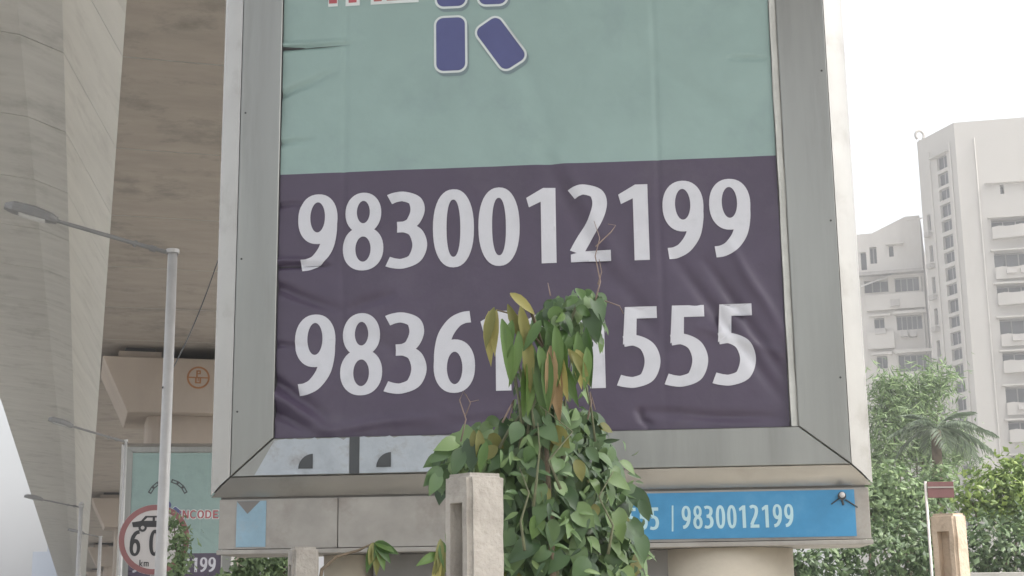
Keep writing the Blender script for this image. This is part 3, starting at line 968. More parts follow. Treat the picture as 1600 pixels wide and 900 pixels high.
# ------------------------------------------------------------------ plants near the camera
def leaf_mesh(name, outline, m, bend=.12, fold=.10, wave=0.):
    """outline: half widths at t along the midrib (0 base .. 1 tip)"""
    bm = bmesh.new()
    rows = []
    for t, hw, back in outline:
        z = -bend * t * t
        c = bm.verts.new((0, t, z))
        l = bm.verts.new((-hw, t - back, z + fold * hw + wave * math.sin(t * 9)))
        r = bm.verts.new((hw, t - back, z + fold * hw - wave * math.sin(t * 9 + 1)))
        rows.append((l, c, r))
    for i in range(len(rows) - 1):
        a, b = rows[i], rows[i + 1]
        bm.faces.new((a[0], a[1], b[1], b[0])); bm.faces.new((a[1], a[2], b[2], b[1]))
    me = bpy.data.meshes.new(name)
    bmesh.ops.remove_doubles(bm, verts=bm.verts, dist=1e-4)
    bm.to_mesh(me); bm.free()
    me.materials.append(m)
    me.polygons.foreach_set('use_smooth', [True] * len(me.polygons))
    return me


heart = [(.06, .10, .06), (.02, .26, .12), (.12, .37, .06), (.30, .40, 0), (.5, .34, 0), (.72, .20, 0), (.88, .08, 0), (1.0, .0, 0)]
heart[0] = (.0, .03, .0)
oval = [(0, .02, 0), (.12, .22, 0), (.3, .33, 0), (.5, .34, 0), (.7, .25, 0), (.87, .11, 0), (1, 0, 0)]
lance = [(0, .012, 0), (.12, .07, 0), (.3, .115, 0), (.5, .12, 0), (.7, .09, 0), (.87, .045, 0), (1, 0, 0)]
narrow = [(0, .02, 0), (.1, .13, 0), (.28, .21, 0), (.5, .20, 0), (.72, .13, 0), (.88, .06, 0), (1, 0, 0)]
L_heart = [leaf_mesh("heart_leaf", heart, M_heart, .16, .25), leaf_mesh("heart_leaf", heart, M_heart, .3, .1, .02), leaf_mesh("oval_leaf", oval, M_heart, .2, .3), leaf_mesh("narrow_leaf", narrow, M_heart, .25, .35, .01),
           leaf_mesh("old_leaf", oval, M_olive, .25, .3, .02),
           leaf_mesh("heart_leaf", heart, M_heart, .55, .35, .03), leaf_mesh("oval_leaf", oval, M_long, .35, .3, .02)]
L_long = {k: leaf_mesh("long_leaf", lance, m, .24, .6, .012) for k, m in (('g', M_long), ('o', M_olive), ('y', M_yellow), ('b', M_orange))}


def leaf_matrix(p, tip, nrm, length, width=None):
    T = Vector(tip).normalized()
    N = Vector(nrm) - T * Vector(nrm).dot(T)
    if N.length < 1e-5: N = T.orthogonal()
    N.normalize()
    X = T.cross(N)
    w_ = width or length
    m = Matrix.Identity(4)
    for i in range(3):
        m[i][0], m[i][1], m[i][2], m[i][3] = X[i] * w_, T[i] * length, N[i] * length, p[i]
    return m


def put_leaf(me, parent, p, tip, nrm, length, width=None, name="leaf"):
    o = link(name, me, parent)
    o.matrix_local = leaf_matrix(p - parent.location, tip, nrm, length, width)
    return o


def merge_leaves(name, mats_list, parent, items):
    """items: (mesh, matrix); one joined mesh"""
    mb = MB()
    for me, mt in items:
        mb.add([mt @ v.co for v in me.vertices], [tuple(p.vertices) for p in me.polygons])
    o = mb.obj(name, mats_list, parent, smooth=True)
    o['kind'] = 'stuff'
    return o


rn = random.Random(11)
CAMD = Vector((-.2, -1, .05))


def in_poly(poly, x, y_):
    return bool(inside(poly, [x], [y_])[0])


VD = 5.35
vine = thing("climbing_vine", "leafy green vine swarming up in front of the hoarding, dark heart shaped leaves", "vine", (2.0, VD + .05, MED))
LOW = [(722, 672), (760, 668), (800, 655), (850, 640), (905, 640), (945, 668), (955, 700), (972, 740), (985, 770), (985, 810), (1000, 850), (1004, 905), (880, 940), (785, 930), (785, 780), (735, 752), (690, 770), (672, 745), (685, 705)]
TOPC = [(848, 478), (862, 460), (900, 456), (940, 458), (945, 480), (944, 520), (915, 552), (865, 552), (838, 520), (835, 495)]
MID = [(805, 555), (870, 545), (905, 560), (925, 650), (795, 660)]


def centre_of(y_):
    return np.interp(y_, [450, 540, 640, 700, 760, 900], [890, 875, 860, 840, 870, 900]), np.interp(y_, [450, 540, 640, 700, 760, 900], [60, 50, 70, 130, 120, 115])


def vine_leaf_at(px, py, depth, size, spread=.75):
    c, hw = centre_of(py)
    u = max(-1, min(1, (px - c) / hw))
    p = at(px, py, VD + depth + .16 * u * u)
    nrm = Vector((.9 * u + rn.gauss(0, .35), -1 + rn.gauss(0, .2), .35 + rn.gauss(0, .4)))
    tip = Vector((rn.gauss(.25 * u, spread), rn.gauss(-.25, .35), -1 + rn.gauss(0, .35)))
    return p, tip, nrm, size


def ptsin(poly, k):
    xs = [a for a, b in poly]; ys = [b for a, b in poly]
    out = []
    while len(out) < k:
        x, y_ = rn.uniform(min(xs), max(xs)), rn.uniform(min(ys), max(ys))
        if in_poly(poly, x, y_): out.append((x, y_))
    return out


kleaf = 0
for (x, y_) in ptsin(LOW, 215):
    sz = rn.choice((rn.uniform(.05, .08), rn.uniform(.07, .125), rn.uniform(.08, .115))) * (1 if y_ > 735 else .85)
    p, t, nm, s = vine_leaf_at(x, y_ - 12, rn.uniform(-.09, .05), sz)
    put_leaf(L_heart[rn.choice((0, 5, 1, 2, 2, 1, 3, 5, 2, 1, 3, 6, 0, 5, 4))], vine, p, t, nm, s, s * rn.uniform(.85, 1.1)); kleaf += 1
for (x, y_) in ptsin(TOPC, 52):
    p, t, nm, s = vine_leaf_at(x, y_ - 6, rn.uniform(-.08, .06), rn.uniform(.05, .085))
    put_leaf(L_heart[rn.choice((0, 1, 2, 6, 6, 5))], vine, p, t, nm, s, s * rn.uniform(.8, 1.1)); kleaf += 1
for x, y_, dx, dz, s in ((975, 765, .9, -.3, .10), (990, 770, .6, -.7, .11), (1000, 780, .3, -.9, .09), (985, 815, .5, -.8, .10), (990, 850, .6, -1, .10), (968, 720, .8, -.6, .08), (1000, 840, .1, -1, .10), (955, 745, .9, -.5, .09),
                         (920, 482, .15, -1, .14), (930, 470, .3, -1, .10), (700, 700, -.8, -.6, .09), (690, 730, -.8, -.8, .10), (684, 745, -.5, -1, .08), (712, 690, -.9, -.3, .09), (720, 700, -.3, -1, .11), (740, 690, -.2, -1, .12)):
    put_leaf(L_heart[kleaf % 3], vine, at(x, y_, VD - .05 + rn.uniform(-.05, .05)), (dx, -.25, dz), (rn.gauss(0, .3), -1, .4), s, s * .8); kleaf += 1
items = []
inv = Matrix.Translation(-Vector(vine.location))
for (x, y_) in ptsin(LOW, 1050):
    p, t, nm, s = vine_leaf_at(x * .97 + 870 * .03, y_ - 4, rn.uniform(.04, .26), rn.uniform(.05, .10))
    items.append((L_heart[rn.randrange(4)], inv @ leaf_matrix(p, t, nm, s)))
for (x, y_) in ptsin(MID, 90):
    p, t, nm, s = vine_leaf_at(x, y_, rn.uniform(.0, .1), rn.uniform(.03, .06))
    items.append((L_heart[rn.randrange(3)], inv @ leaf_matrix(p, t, nm, s, s * .6)))
for (x, y_) in ptsin(TOPC, 90):
    p, t, nm, s = vine_leaf_at(x * .9 + 89, y_, rn.uniform(.02, .14), rn.uniform(.04, .075))
    items.append((L_heart[rn.randrange(3)], inv @ leaf_matrix(p, t, nm, s)))
for (x, y_) in ptsin([(700, 680), (960, 660), (985, 700), (1010, 780), (1012, 900), (690, 900)], 130):   # narrow new shoots poking out
    p, t, nm, s = vine_leaf_at(x, y_, rn.uniform(-.16, .0), rn.uniform(.04, .07))
    items.append((L_heart[3], inv @ leaf_matrix(p, t + Vector((rn.gauss(.1, .6), 0, rn.gauss(.4, .5))), nm, s, s * .7)))
merge_leaves("foliage", M_heart, vine, items)
mb = MB()
STEM_M = [M_gstem]


def stem(pts_px, r0, r1, d=VD, jit=.02):
    p = [at(x, y_, d + rn.uniform(-jit, jit)) - vine.location for x, y_ in pts_px]
    m_ = MB()
    m_.tube(p, list(np.linspace(r0, r1, len(p))), 6)
    m_.obj("vine_stem" if r0 > .0055 or y_ > 645 else "tendril", STEM_M[0], vine, smooth=True)
stem([(870, 940), (868, 840), (850, 740), (838, 660), (822, 610), (806, 560)], .014, .006)
stem([(900, 940), (905, 840), (885, 740), (870, 650), (860, 590), (875, 540), (900, 480)], .016, .006)
stem([(780, 700), (795, 672), (812, 650), (830, 640)], .006, .004)
stem([(812, 700), (818, 650), (805, 600), (800, 560)], .006, .004)
stem([(930, 690), (924, 640), (915, 600), (908, 560)], .005, .003)
for q in range(4):      # twining stems over the mass
    x0 = rn.uniform(800, 985); y0 = rn.uniform(760, 900)
    stem([(x0, y0), (x0 + rn.uniform(-25, 10), y0 - 45), (x0 + rn.uniform(-30, 20), y0 - 90), (x0 + rn.uniform(-45, 10), y0 - 130)], .0065, .002, VD - .12)
for q in range(5):
    x0 = rn.uniform(800, 915)
    stem([(x0, 680), (x0 + rn.uniform(-10, 10), 640), (x0 + rn.uniform(-16, 12), 600), (x0 + rn.uniform(-18, 14), 555)], .006, .003, VD - .03)
STEM_M[0] = M_dry
stem([(930, 470), (938, 440), (930, 400), (937, 372), (928, 345)], .0035, .0013)
stem([(934, 445), (940, 425), (936, 405)], .003, .0015)
stem([(931, 385), (955, 362), (962, 352), (950, 350)], .0028, .0012)
stem([(945, 470), (968, 478), (974, 490)], .003, .0015)
stem([(860, 462), (856, 442)], .003, .0015)
stem([(720, 690), (728, 655), (718, 625), (724, 612), (735, 628), (748, 625)], .003, .0014)
stem([(726, 652), (735, 630), (728, 616)], .0025, .0012)
stem([(785, 660), (795, 640), (803, 625), (796, 655)], .004, .002)
stem([(918, 655), (924, 630), (922, 612), (930, 640)], .004, .002)

sap = thing("mango_sapling", "slim sapling in the middle of the vine with long drooping green and yellow leaves", "sapling", (2.05, VD + .03, MED))
LONG = [((764, 486), (764, 568), 'y'), ((776, 484), (768, 552), 'y'), ((772, 480), (757, 540), 'o'), ((784, 498), (803, 594), 'g'), ((793, 475), (822, 545), 'o'),
        ((797, 458), (838, 488), 'y'), ((813, 478), (830, 560), 'o'), ((800, 500), (790, 560), 'g'), ((820, 500), (812, 570), 'g'),
        ((825, 545), (836, 648), 'g'), ((842, 545), (846, 650), 'g'), ((855, 548), (856, 640), 'g'), ((833, 540), (822, 610), 'g'),
        ((865, 545), (871, 658), 'b'), ((872, 545), (884, 625), 'y'), ((860, 540), (862, 640), 'b'), ((888, 545), (916, 605), 'y'), ((880, 565), (902, 635), 'g'), ((900, 546), (918, 582), 'y'), ((893, 548), (924, 600), 'o'),
        ((740, 672), (744, 715), 'o'), ((748, 672), (752, 730), 'o'), ((760, 690), (748, 738), 'g'), ((845, 500), (820, 545), 'g'), ((850, 500), (880, 545), 'g')]
for k in range(12):
    x0, y0 = rn.uniform(795, 925), rn.uniform(505, 560)
    LONG.append(((x0, y0), (x0 + rn.uniform(-14, 16), y0 + rn.uniform(50, 95)), rn.choice('gggggggo')))
for i, (a, b, c_) in enumerate(LONG):
    pa, pb = at(*a, VD - .08 - .02 * (i % 4)), at(*b, VD - .10 - .02 * (i % 4))
    l = (pb - pa).length
    put_leaf(L_long[c_], sap, pa, pb - pa, CAMD + Vector((rn.gauss(0, .35), 0, rn.gauss(.2, .2))), l, max(.16, min(.26, l * .85)))
mb = MB()
pts = [at(x, y_, VD - .02) - sap.location for x, y_ in ((866, 940), (862, 850), (856, 740), (850, 640), (850, 560), (858, 500))]
mb.tube(pts, [.013, .012, .010, .008, .006, .004], 8)
for a in ((775, 484), (797, 462), (815, 480)):
    mb.tube([at(850, 545, VD - .03) - sap.location, at((a[0] + 850) / 2, min(a[1], 500) + 10, VD - .06) - sap.location, at(*a, VD - .08) - sap.location], [.005, .004, .003], 6)
mb.obj("sapling_stem", M_stem, sap, smooth=True)

sm = thing("seedling", "small plant with a tuft of narrow drooping leaves under the hoarding base", "plant", (at(520, 930, 7.0).x, 7.0, MED))
mb = MB()
mb.tube([Vector((0, 0, 0)), at(497, 925, 7.0) - sm.location, at(503, 890, 7.0) - sm.location, at(525, 870, 7.0) - sm.location, at(560, 860, 7.0) - sm.location, at(584, 848, 7.0) - sm.location], [.012, .010, .009, .008, .006, .004], 6)
mb.obj("seedling_stem", M_stem, sm, smooth=True)
for a, b, c_ in (((584, 848), (574, 892), 'g'), ((584, 848), (592, 896), 'o'), ((586, 849), (604, 888), 'g'), ((586, 848), (622, 864), 'g'), ((586, 847), (616, 858), 'g'), ((585, 848), (612, 876), 'g'), ((583, 848), (580, 880), 'o')):
    pa, pb = at(*a, 6.98), at(*b, 6.93)
    put_leaf(L_long[c_], sm, pa, pb - pa, CAMD + Vector((rn.gauss(0, .3), 0, .3)), (pb - pa).length, .19)

ys = thing("young_shrub", "pale yellow green shoot squeezed beside the left edge of the near post", "plant", (at(688, 940, 4.75).x, 4.75, MED))
mb = MB(); mb.tube([(0, 0, 0), at(690, 930, 4.75) - ys.location, at(686, 845, 4.75) - ys.location], [.008, .006, .003], 6); mb.obj("shoot_stem", M_stem, ys, smooth=True)
for a, b, c_ in (((688, 842), (683, 900), 'o'), ((690, 850), (690, 912), 'o'), ((686, 865), (654, 880), 'g'), ((688, 870), (676, 925), 'y'), ((690, 845), (696, 890), 'g')):
    pa, pb = at(*a, 4.74), at(*b, 4.70)
    put_leaf(L_long[c_], ys, pa, pb - pa, CAMD + Vector((rn.gauss(0, .3), 0, .3)), (pb - pa).length, .13)


# ------------------------------------------------------------------ shrubs and trees farther off
def leaf_cloud(mb, blobs, count, size, rnd, m=0, aspect=.55, shell=.55, up=.5):
    """blobs: (centre, radii); leaves sit in small sprays through the outer volume"""
    vol = [b[1][0] * b[1][1] * b[1][2] for b in blobs]
    tot = sum(v ** .67 for v in vol)
    for (c, r), v in zip(blobs, vol):
        k = int(count * v ** .67 / tot)
        sprays = max(6, k // 9)
        for _ in range(sprays):
            d = Vector((rnd.gauss(0, 1), rnd.gauss(0, 1), rnd.gauss(0, 1))).normalized()
            q = rnd.uniform(shell, 1.0) ** .6
            lump = 1 + .42 * noise.noise(d * 2.3 + Vector(c))
            sp = Vector((c[0] + d.x * r[0] * q * lump, c[1] + d.y * r[1] * q * lump, c[2] + d.z * r[2] * q * lump))
            for _ in range(9):
                p = sp + Vector((rnd.gauss(0, 1), rnd.gauss(0, 1), rnd.gauss(0, .8))) * size * .95
                nrm = (d + Vector((rnd.gauss(0, .6), rnd.gauss(0, .6), rnd.gauss(up, .5)))).normalized()
                a = nrm.orthogonal().normalized()
                a = Matrix.Rotation(rnd.uniform(0, 6.28), 3, nrm) @ a
                b = nrm.cross(a)
                l = size * rnd.choice((rnd.uniform(.5, .8), rnd.uniform(.8, 1.2), rnd.uniform(1.2, 1.7))); w_ = l * aspect
                mb.add([p, p + a * l * .5 + b * w_ * .5 - nrm * l * .06, p + a * l, p + a * l * .5 - b * w_ * .5 - nrm * l * .06], [(0, 1, 2), (0, 2, 3)], m)


def trunk(mb, base, tops, r):
    base = Vector(base)
    for t in tops:
        t = Vector(t)
        mid = base.lerp(t, .55) + Vector((rn.uniform(-.15, .15), rn.uniform(-.15, .15), .1))
        mb.tube([base, mid, t], [r, r * .6, r * .2], 7)


def shrub(name, label, cat, d, blobs_px, count, size, m, seed, group=None, aspect=.55, dz=.9, rtrunk=.05):
    rnd = random.Random(seed)
    bl = []
    for px, py, rx, ry in blobs_px:
        c = at(px, py, d)
        sx = d / F_PX * 1.06
        bl.append((c, (rx * sx, (rx + ry) / 2 * sx * dz, ry * sx)))
    b0 = sum((Vector(b[0]) for b in bl), Vector()) / len(bl)
    base = Vector((b0.x, b0.y, GROUND if not (.3 < b0.x < 4.7) else MED))
    o = thing(name, label, cat, base, 0, group)
    mb = MB()
    leaf_cloud(mb, [(Vector(c) - base, r) for c, r in bl], count, size, rnd, aspect=aspect)
    cr = mb.obj("crown", m, o)
    mb = MB(); trunk(mb, (0, 0, -.05), [Vector(c) - base for c, r in bl], rtrunk)
    mb.obj("trunk", M_bark, o, smooth=True)
    return o


shrub("shrub", "sunlit yellow green bush at the far right above the dark hedge", "bush", 17.0,
      [(1560, 765, 60, 45), (1610, 745, 60, 48), (1520, 785, 30, 25), (1650, 760, 60, 60), (1590, 800, 70, 40)], 4000, .085, M_leafb, 3, "bushes beyond the road")
shrub("shrub", "dark green hedge bush at the far right behind the right fence post", "bush", 16.0,
      [(1540, 850, 55, 55), (1600, 850, 55, 55), (1650, 860, 50, 60), (1500, 880, 40, 40), (1570, 890, 60, 40)], 3200, .08, M_leafd, 4, "bushes beyond the road")
shrub("shrub", "mid green bush just right of the hoarding's bottom corner", "bush", 20.0,
      [(1395, 775, 50, 50), (1360, 800, 45, 60), (1440, 800, 40, 55), (1470, 760, 25, 40)], 3700, .095, M_leafl, 5, "bushes beyond the road")
shrub("shrub", "dark hedge with glossy leaves under the right end of the hoarding base", "bush", 14.5,
      [(1290, 880, 60, 35), (1360, 865, 60, 50), (1425, 855, 45, 60), (1240, 890, 50, 30), (1460, 890, 40, 50)], 3700, .07, M_leafd, 6, "bushes beyond the road")
shrub("shrub", "light flecked shrub beneath the left end of the hoarding base", "bush", 12.5,
      [(385, 892, 20, 18), (412, 886, 26, 20), (445, 884, 20, 20), (365, 912, 24, 14)], 1500, .05, M_leafl, 8)
shrub("creeper", "leafy creeper growing over the right edge of the round speed sign", "creeper", 12.6,
      [(281, 835, 8, 16), (285, 862, 9, 18), (280, 888, 10, 16), (271, 812, 5, 11)], 620, .042, M_leafl, 9, rtrunk=.015)
shrub("bamboo_clump", "feathery light green bamboo clump rising right beside the hoarding frame", "bamboo", 30.0,
      [(1385, 680, 45, 55), (1440, 610, 40, 30), (1470, 590, 28, 20), (1400, 625, 35, 35), (1425, 650, 45, 45), (1370, 730, 40, 40), (1440, 720, 40, 40), (1385, 600, 20, 22), (1470, 690, 40, 40), (1500, 700, 25, 25)], 8200, .20, M_leafl, 10, aspect=.16)


def palm_frond_mesh(name, length=1.0, n=26, droop=.55, seed=0):
    rnd = random.Random(seed)
    mb = MB()
    pts = [Vector((t, 0, .35 * t - droop * t * t * 1.1)) for t in np.linspace(0, length, 9)]
    mb.tube(pts, list(np.linspace(.012, .003, 9)), 5)
    for i in range(n):
        t = .12 + .88 * i / n
        p = Vector((t, 0, .35 * t - droop * t * t * 1.1))
        tan = Vector((1, 0, .35 - 2.2 * droop * t)).normalized()
        for sgn in (-1, 1):
            l = .34 * math.sin(math.pi * min(1, .15 + t * .8)) * rnd.uniform(.85, 1.1)
            d = (tan * .7 + Vector((0, sgn * .8, -.35 + rnd.gauss(0, .12)))).normalized()
            s_ = d.cross(Vector((0, 0, 1))).normalized() * .012
            m_ = p + d * l * .5 + Vector((0, 0, .02))
            e_ = p + d * l + Vector((0, 0, -.08 * l))
            mb.add([p, m_ + s_ * 1.3, e_, m_ - s_ * 1.3], [(0, 1, 2), (0, 2, 3)])
    return mb.mesh(name, M_palm)


fr = [palm_frond_mesh("frond", droop=.55, seed=1), palm_frond_mesh("frond", droop=.75, seed=2)]
pc = at(1462, 672, 27.0)
palm = thing("palm_tree", "dark palm with arching fronds in front of the white tower's foot", "palm tree", (pc.x - .1, pc.y, GROUND))
mb = MB(); mb.tube([(0, 0, -.1), (.03, 0, (pc.z - GROUND) * .5), (.1, 0, pc.z - GROUND)], [.15, .12, .10], 10); mb.obj("trunk", M_bark, palm, smooth=True)
for i, (az, tilt, l) in enumerate(((-8, 8, 1.35), (15, -8, 1.25), (-25, -12, 1.3), (40, 14, 1.1), (175, 5, 1.1), (150, -10, 1.0), (-150, 15, 1.1), (100, 20, 1.0), (-80, 10, 1.2), (-60, -14, 1.1), (70, -8, 1.1), (-110, -5, 1.1), (5, 35, 1.1), (-170, 40, .9))):
    o = link("frond", fr[i % 2], palm)
    o.location = (.1, 0, pc.z - GROUND)
    o.rotation_euler = (0, R(-tilt), R(az)); o.scale = (l, l, l)

# small brown board on a thin white pole, by the right post
bp = at(1453, 840, 11.0)
bs = thing("notice_board", "small brown board on a thin white pole above the right fence post", "sign", (bp.x, bp.y, GROUND), R(-14))
tz = at(1453, 752, 11.0).z - GROUND
mb = MB(); mb.tube([(0, .02, -.1), (0, .02, tz)], .012, 8); mb.obj("pole", M_signwhite, bs, smooth=True)
mb = MB(); mb.box((.01, 0, tz - .14), (.235, .012, tz - .005)); mb.obj("board", M_brown, bs, bevel=.004)
mb = MB(); mb.box((.01, -.004, tz - .058), (.236, -.0005, tz - .046)); mb.obj("board_line", M_slab, bs.children[-1])

# low pale wall beyond the road on the right
mb = MB()
a, b = at(1500, 895, 15.4), at(1700, 893, 15.0)
W0 = thing("boundary_wall", "low pale wall top at the bottom right edge in front of the dark hedge", "wall", (a.x, a.y, GROUND), math.atan2(b.y - a.y, b.x - a.x))
ln = (b - a).length
mb = MB(); mb.box((0, 0, -.1), (ln, .16, a.z - GROUND - .06)); mb.obj("wall_body", M_cream, W0)
mb = MB(); mb.box((-.03, -.03, a.z - GROUND - .057), (ln, .19, a.z - GROUND)); mb.obj("coping", M_kerb, W0, bevel=.008)


# ------------------------------------------------------------------ apartment buildings
def facade(mb, p0, p1, z0, z1, holes, depth=.3, mi=0):
    """wall sheet from p0 to p1 (plan), holes = (u0,u1,v0,v1) with v absolute height; outward side is to the right of p0->p1"""
    p0 = Vector((p0[0], p0[1], 0)); p1 = Vector((p1[0], p1[1], 0))
    L_ = (p1 - p0).length; u = (p1 - p0) / L_; nin = Vector((-u.y, u.x, 0))
    us = sorted({0, L_, *[h[0] for h in holes], *[min(L_, h[1]) for h in holes]})
    vs = sorted({z0, z1, *[h[2] for h in holes], *[h[3] for h in holes]})
    P = lambda a, b, d=0: p0 + u * a + nin * d + Vector((0, 0, b))
    for i in range(len(us) - 1):
        for j in range(len(vs) - 1):
            uc, vc = (us[i] + us[i + 1]) / 2, (vs[j] + vs[j + 1]) / 2
            if any(h[0] < uc < h[1] and h[2] < vc < h[3] for h in holes): continue
            mb.add([P(us[i], vs[j]), P(us[i + 1], vs[j]), P(us[i + 1], vs[j + 1]), P(us[i], vs[j + 1])], [(0, 1, 2, 3)], mi)
    for h in holes:
        a, b, c, d = h[0], min(L_, h[1]), h[2], h[3]
        D = depth
        mb.add([P(a, c), P(b, c), P(b, c, D), P(a, c, D), P(a, d), P(b, d), P(b, d, D), P(a, d, D)],
               [(0, 1, 2, 3), (7, 6, 5, 4), (0, 3, 7, 4), (1, 5, 6, 2)], mi)
    return P, L_


def window(root, P, h, depth, bars=1, mw=M_pane):
    a, b, c, d = h
    off = Vector(root.location)
    mb = MB()
    q = [P(a, c, depth) - off, P(b, c, depth) - off, P(b, d, depth) - off, P(a, d, depth) - off]
    mb.add(q, [(0, 1, 2, 3)])
    o = mb.obj("window", mw, root)
    if bars:
        mb = MB()
        fw = .05
        cuts = [a + (b - a) * k / (bars + 1) for k in range(bars + 2)]
        for uu in cuts:
            u0, u1 = max(a, uu - fw), min(b, uu + fw)
            mb.add([P(u0, c, depth - .05) - off, P(u1, c, depth - .05) - off, P(u1, d, depth - .05) - off, P(u0, d, depth - .05) - off], [(0, 1, 2, 3)])
        for vv in (c + fw, d - fw):
            mb.add([P(a, vv - fw, depth - .053) - off, P(b, vv - fw, depth - .053) - off, P(b, vv + fw, depth - .053) - off, P(a, vv + fw, depth - .053) - off], [(0, 1, 2, 3)])
        mb.obj("window_frame", M_wframe, o)
    return o


def block_slab(mb, P, a, b, z0, z1, out, inn=.0):
    vs = [P(a, z0, -out), P(b, z0, -out), P(b, z0, inn), P(a, z0, inn), P(a, z1, -out), P(b, z1, -out), P(b, z1, inn), P(a, z1, inn)]
    mb.add(vs, [(0, 3, 2, 1), (4, 5, 6, 7), (0, 1, 5, 4), (1, 2, 6, 5), (2, 3, 7, 6), (3, 0, 4, 7)])


A_, B_, C_, D_ = (69.4, 109.2), (69.6, 103.7), (76.6, 99.9), (92, 99.0)
HT = 40.0
TW = thing("apartment_tower", "tall white corner tower block at right with a column of windows and curved balconies", "apartment block", (72, 105, GROUND))
off = Vector(TW.location)
zf = lambda px, py, d: at(px, py, d).z
wall = MB()
holesL = []
ztop = zf(1475, 268, 105.5)
FL = 2.78
for k in range(11):
    zt_ = ztop - k * FL
    holesL += [(2.7, 4.15, zt_ - 1.15, zt_), (2.7, 4.15, zt_ - 2.42, zt_ - 1.42)]
    if k >= 1: holesL += [(.65, 1.15, zt_ - 1.75, zt_ - .3)]
holesL.append((2.7, 4.15, ztop + .30, ztop + 1.5))
PL, LL = facade(wall, A_, B_, GROUND, HT, holesL)
holesR = []
zb = zf(1560, 338, 101.5)
bal = []
for k in range(12):
    zz = zb - k * 2.82
    hgt = .75 if k % 2 == 0 else 1.35
    holesR.append((2.35, 7.4, zz - hgt, zz))
    bal.append((k, zz, hgt))
holesR += [(3.3, 3.62, zb + 2.15, zb + 2.95), (5.9, 6.2, zb + 2.15, zb + 2.95)]
PR, LR = facade(wall, B_, C_, GROUND, HT - .0, holesR, depth=.9)
facade(wall, C_, D_, GROUND, HT, [])
facade(wall, D_, (92, 118), GROUND, HT, []); facade(wall, (92, 118), (77, 118), GROUND, HT, []); facade(wall, (77, 118), A_, GROUND, HT, [])
wall.add([(A_[0], A_[1], HT - .4), (B_[0], B_[1], HT - .4), (C_[0], C_[1], HT - .4), (D_[0], D_[1], HT - .4), (92, 118, HT - .4), (77, 118, HT - .4)], [(0, 1, 2, 3, 4, 5)])
wall.v = [tuple(Vector(p) - off) for p in wall.v]
wall.obj("wall", M_white, TW)
for h in holesL: window(TW, PL, h, .28, 1 if h[1] - h[0] > 1 else 0)
for h in holesR: window(TW, PR, (h[0], min(h[1], LR), h[2], h[3]), .88, 4 if h[1] - h[0] > 1 else 0)
for k, zz, hgt in bal:
    mb = MB()
    block_slab(mb, PR, 2.1, LR, zz + .02, zz + .16, .55)
    mb.v = [tuple(Vector(p) - off) for p in mb.v]
    mb.obj("ledge", M_white, TW)
    # curved balcony front below the opening
    mb = MB()
    seg = 10
    zt_ = zz - hgt
    prf = []
    for i in range(seg + 1):
        u_ = 2.35 + (LR - 2.35) * i / seg
        prf.append((u_, .15 + .75 * math.sin(math.pi * (.1 + .8 * i / seg)) * (1 if k % 2 == 0 else .45)))
    for i, (u_, o_) in enumerate(prf):
        mb.v += [tuple(PR(u_, zt_ - 1.0, -o_) - off), tuple(PR(u_, zt_ + .06 * math.sin(i * 1.9), -o_) - off), tuple(PR(u_, zt_ - .02, -o_ + .12) - off), tuple(PR(u_, zt_ - 1.0, .0) - off), ]
    for i in range(seg):
        a = 4 * i; b = 4 * (i + 1)
        for q in range(3): mb.f.append((a + q, b + q, b + q + 1, a + q + 1)); mb.m.append(0)
        mb.f.append((a + 3, b + 3, b, a)); mb.m.append(0)
    mb.obj("balcony", M_white, TW)
    if k % 2:
        for u_ in (3.2, 4.3):
            mb = MB(); block_slab(mb, PR, u_, u_ + .75, zt_ - .62, zt_ - .22, .72, -.3)
            mb.v = [tuple(Vector(p) - off) for p in mb.v]
            mb.obj("vent_box", M_ac, TW)
mb = MB(); block_slab(mb, PR, 2.1, LR, zb + 3.05, zb + 3.2, .4); block_slab(mb, PL, 2.0, 4.5, ztop + 1.55, ztop + 1.68, .35)
mb.v = [tuple(Vector(p) - off) for p in mb.v]
mb.obj("ledge", M_white, TW)
for k in range(1, 9):
    zt_ = ztop - k * FL
    mb = MB(); block_slab(mb, PL, .62, 1.3, zt_ - 2.35, zt_ - 1.95, .45, -.01)
    mb.v = [tuple(Vector(p) - off) for p in mb.v]
    mb.obj("air_conditioner", M_slab, TW)
for PP, u_ in ((PL, 1.75), (PR, 1.55), (PL, 4.75)):
    mb = MB(); mb.tube([PP(u_, GROUND, -.09) - off, PP(u_, HT - 1.5, -.09) - off], .06, 6)
    mb.obj("drain_pipe", M_white2, TW)
mb = MB()
c = Vector((A_[0] + .2, A_[1] - .2, HT + .55)) - off
mb.tube([c + Vector((.42 * math.cos(t), 0, .42 * math.sin(t))) for t in np.linspace(-.9, 4.1, 16)], .12, 8)
mb.tube([c + Vector((0, 0, -.95)), c + Vector((0, 0, -.4))], .12, 8)
mb.obj("roof_pipe", M_slab, TW, smooth=True)

# lower block left of the tower
E0, E1 = at(1326, 600, 117.0), at(1456, 600, 113.0)
BL = thing("apartment_building", "lower white apartment building left of the tower, balconies, awning and air conditioners", "apartment block", (E0.x + 3, E0.y, GROUND))
off = Vector(BL.location)
wall = MB()
u_ = Vector((E1.x - E0.x, E1.y - E0.y, 0)); LB = u_.length; u_.normalize()


def uv(px, py):
    """point of the front wall on a sight line: distance along it and height"""
    d = ray(px, py)
    nin = Vector((-u_.y, u_.x, 0))
    t = Vector((E0.x, E0.y, 0)).dot(nin) / Vector((d[0], d[1], 0)).dot(nin)
    p = Vector(d) * t
    return (p - Vector((E0.x, E0.y, 0))).dot(Vector((u_.x, u_.y, 0))), p.z


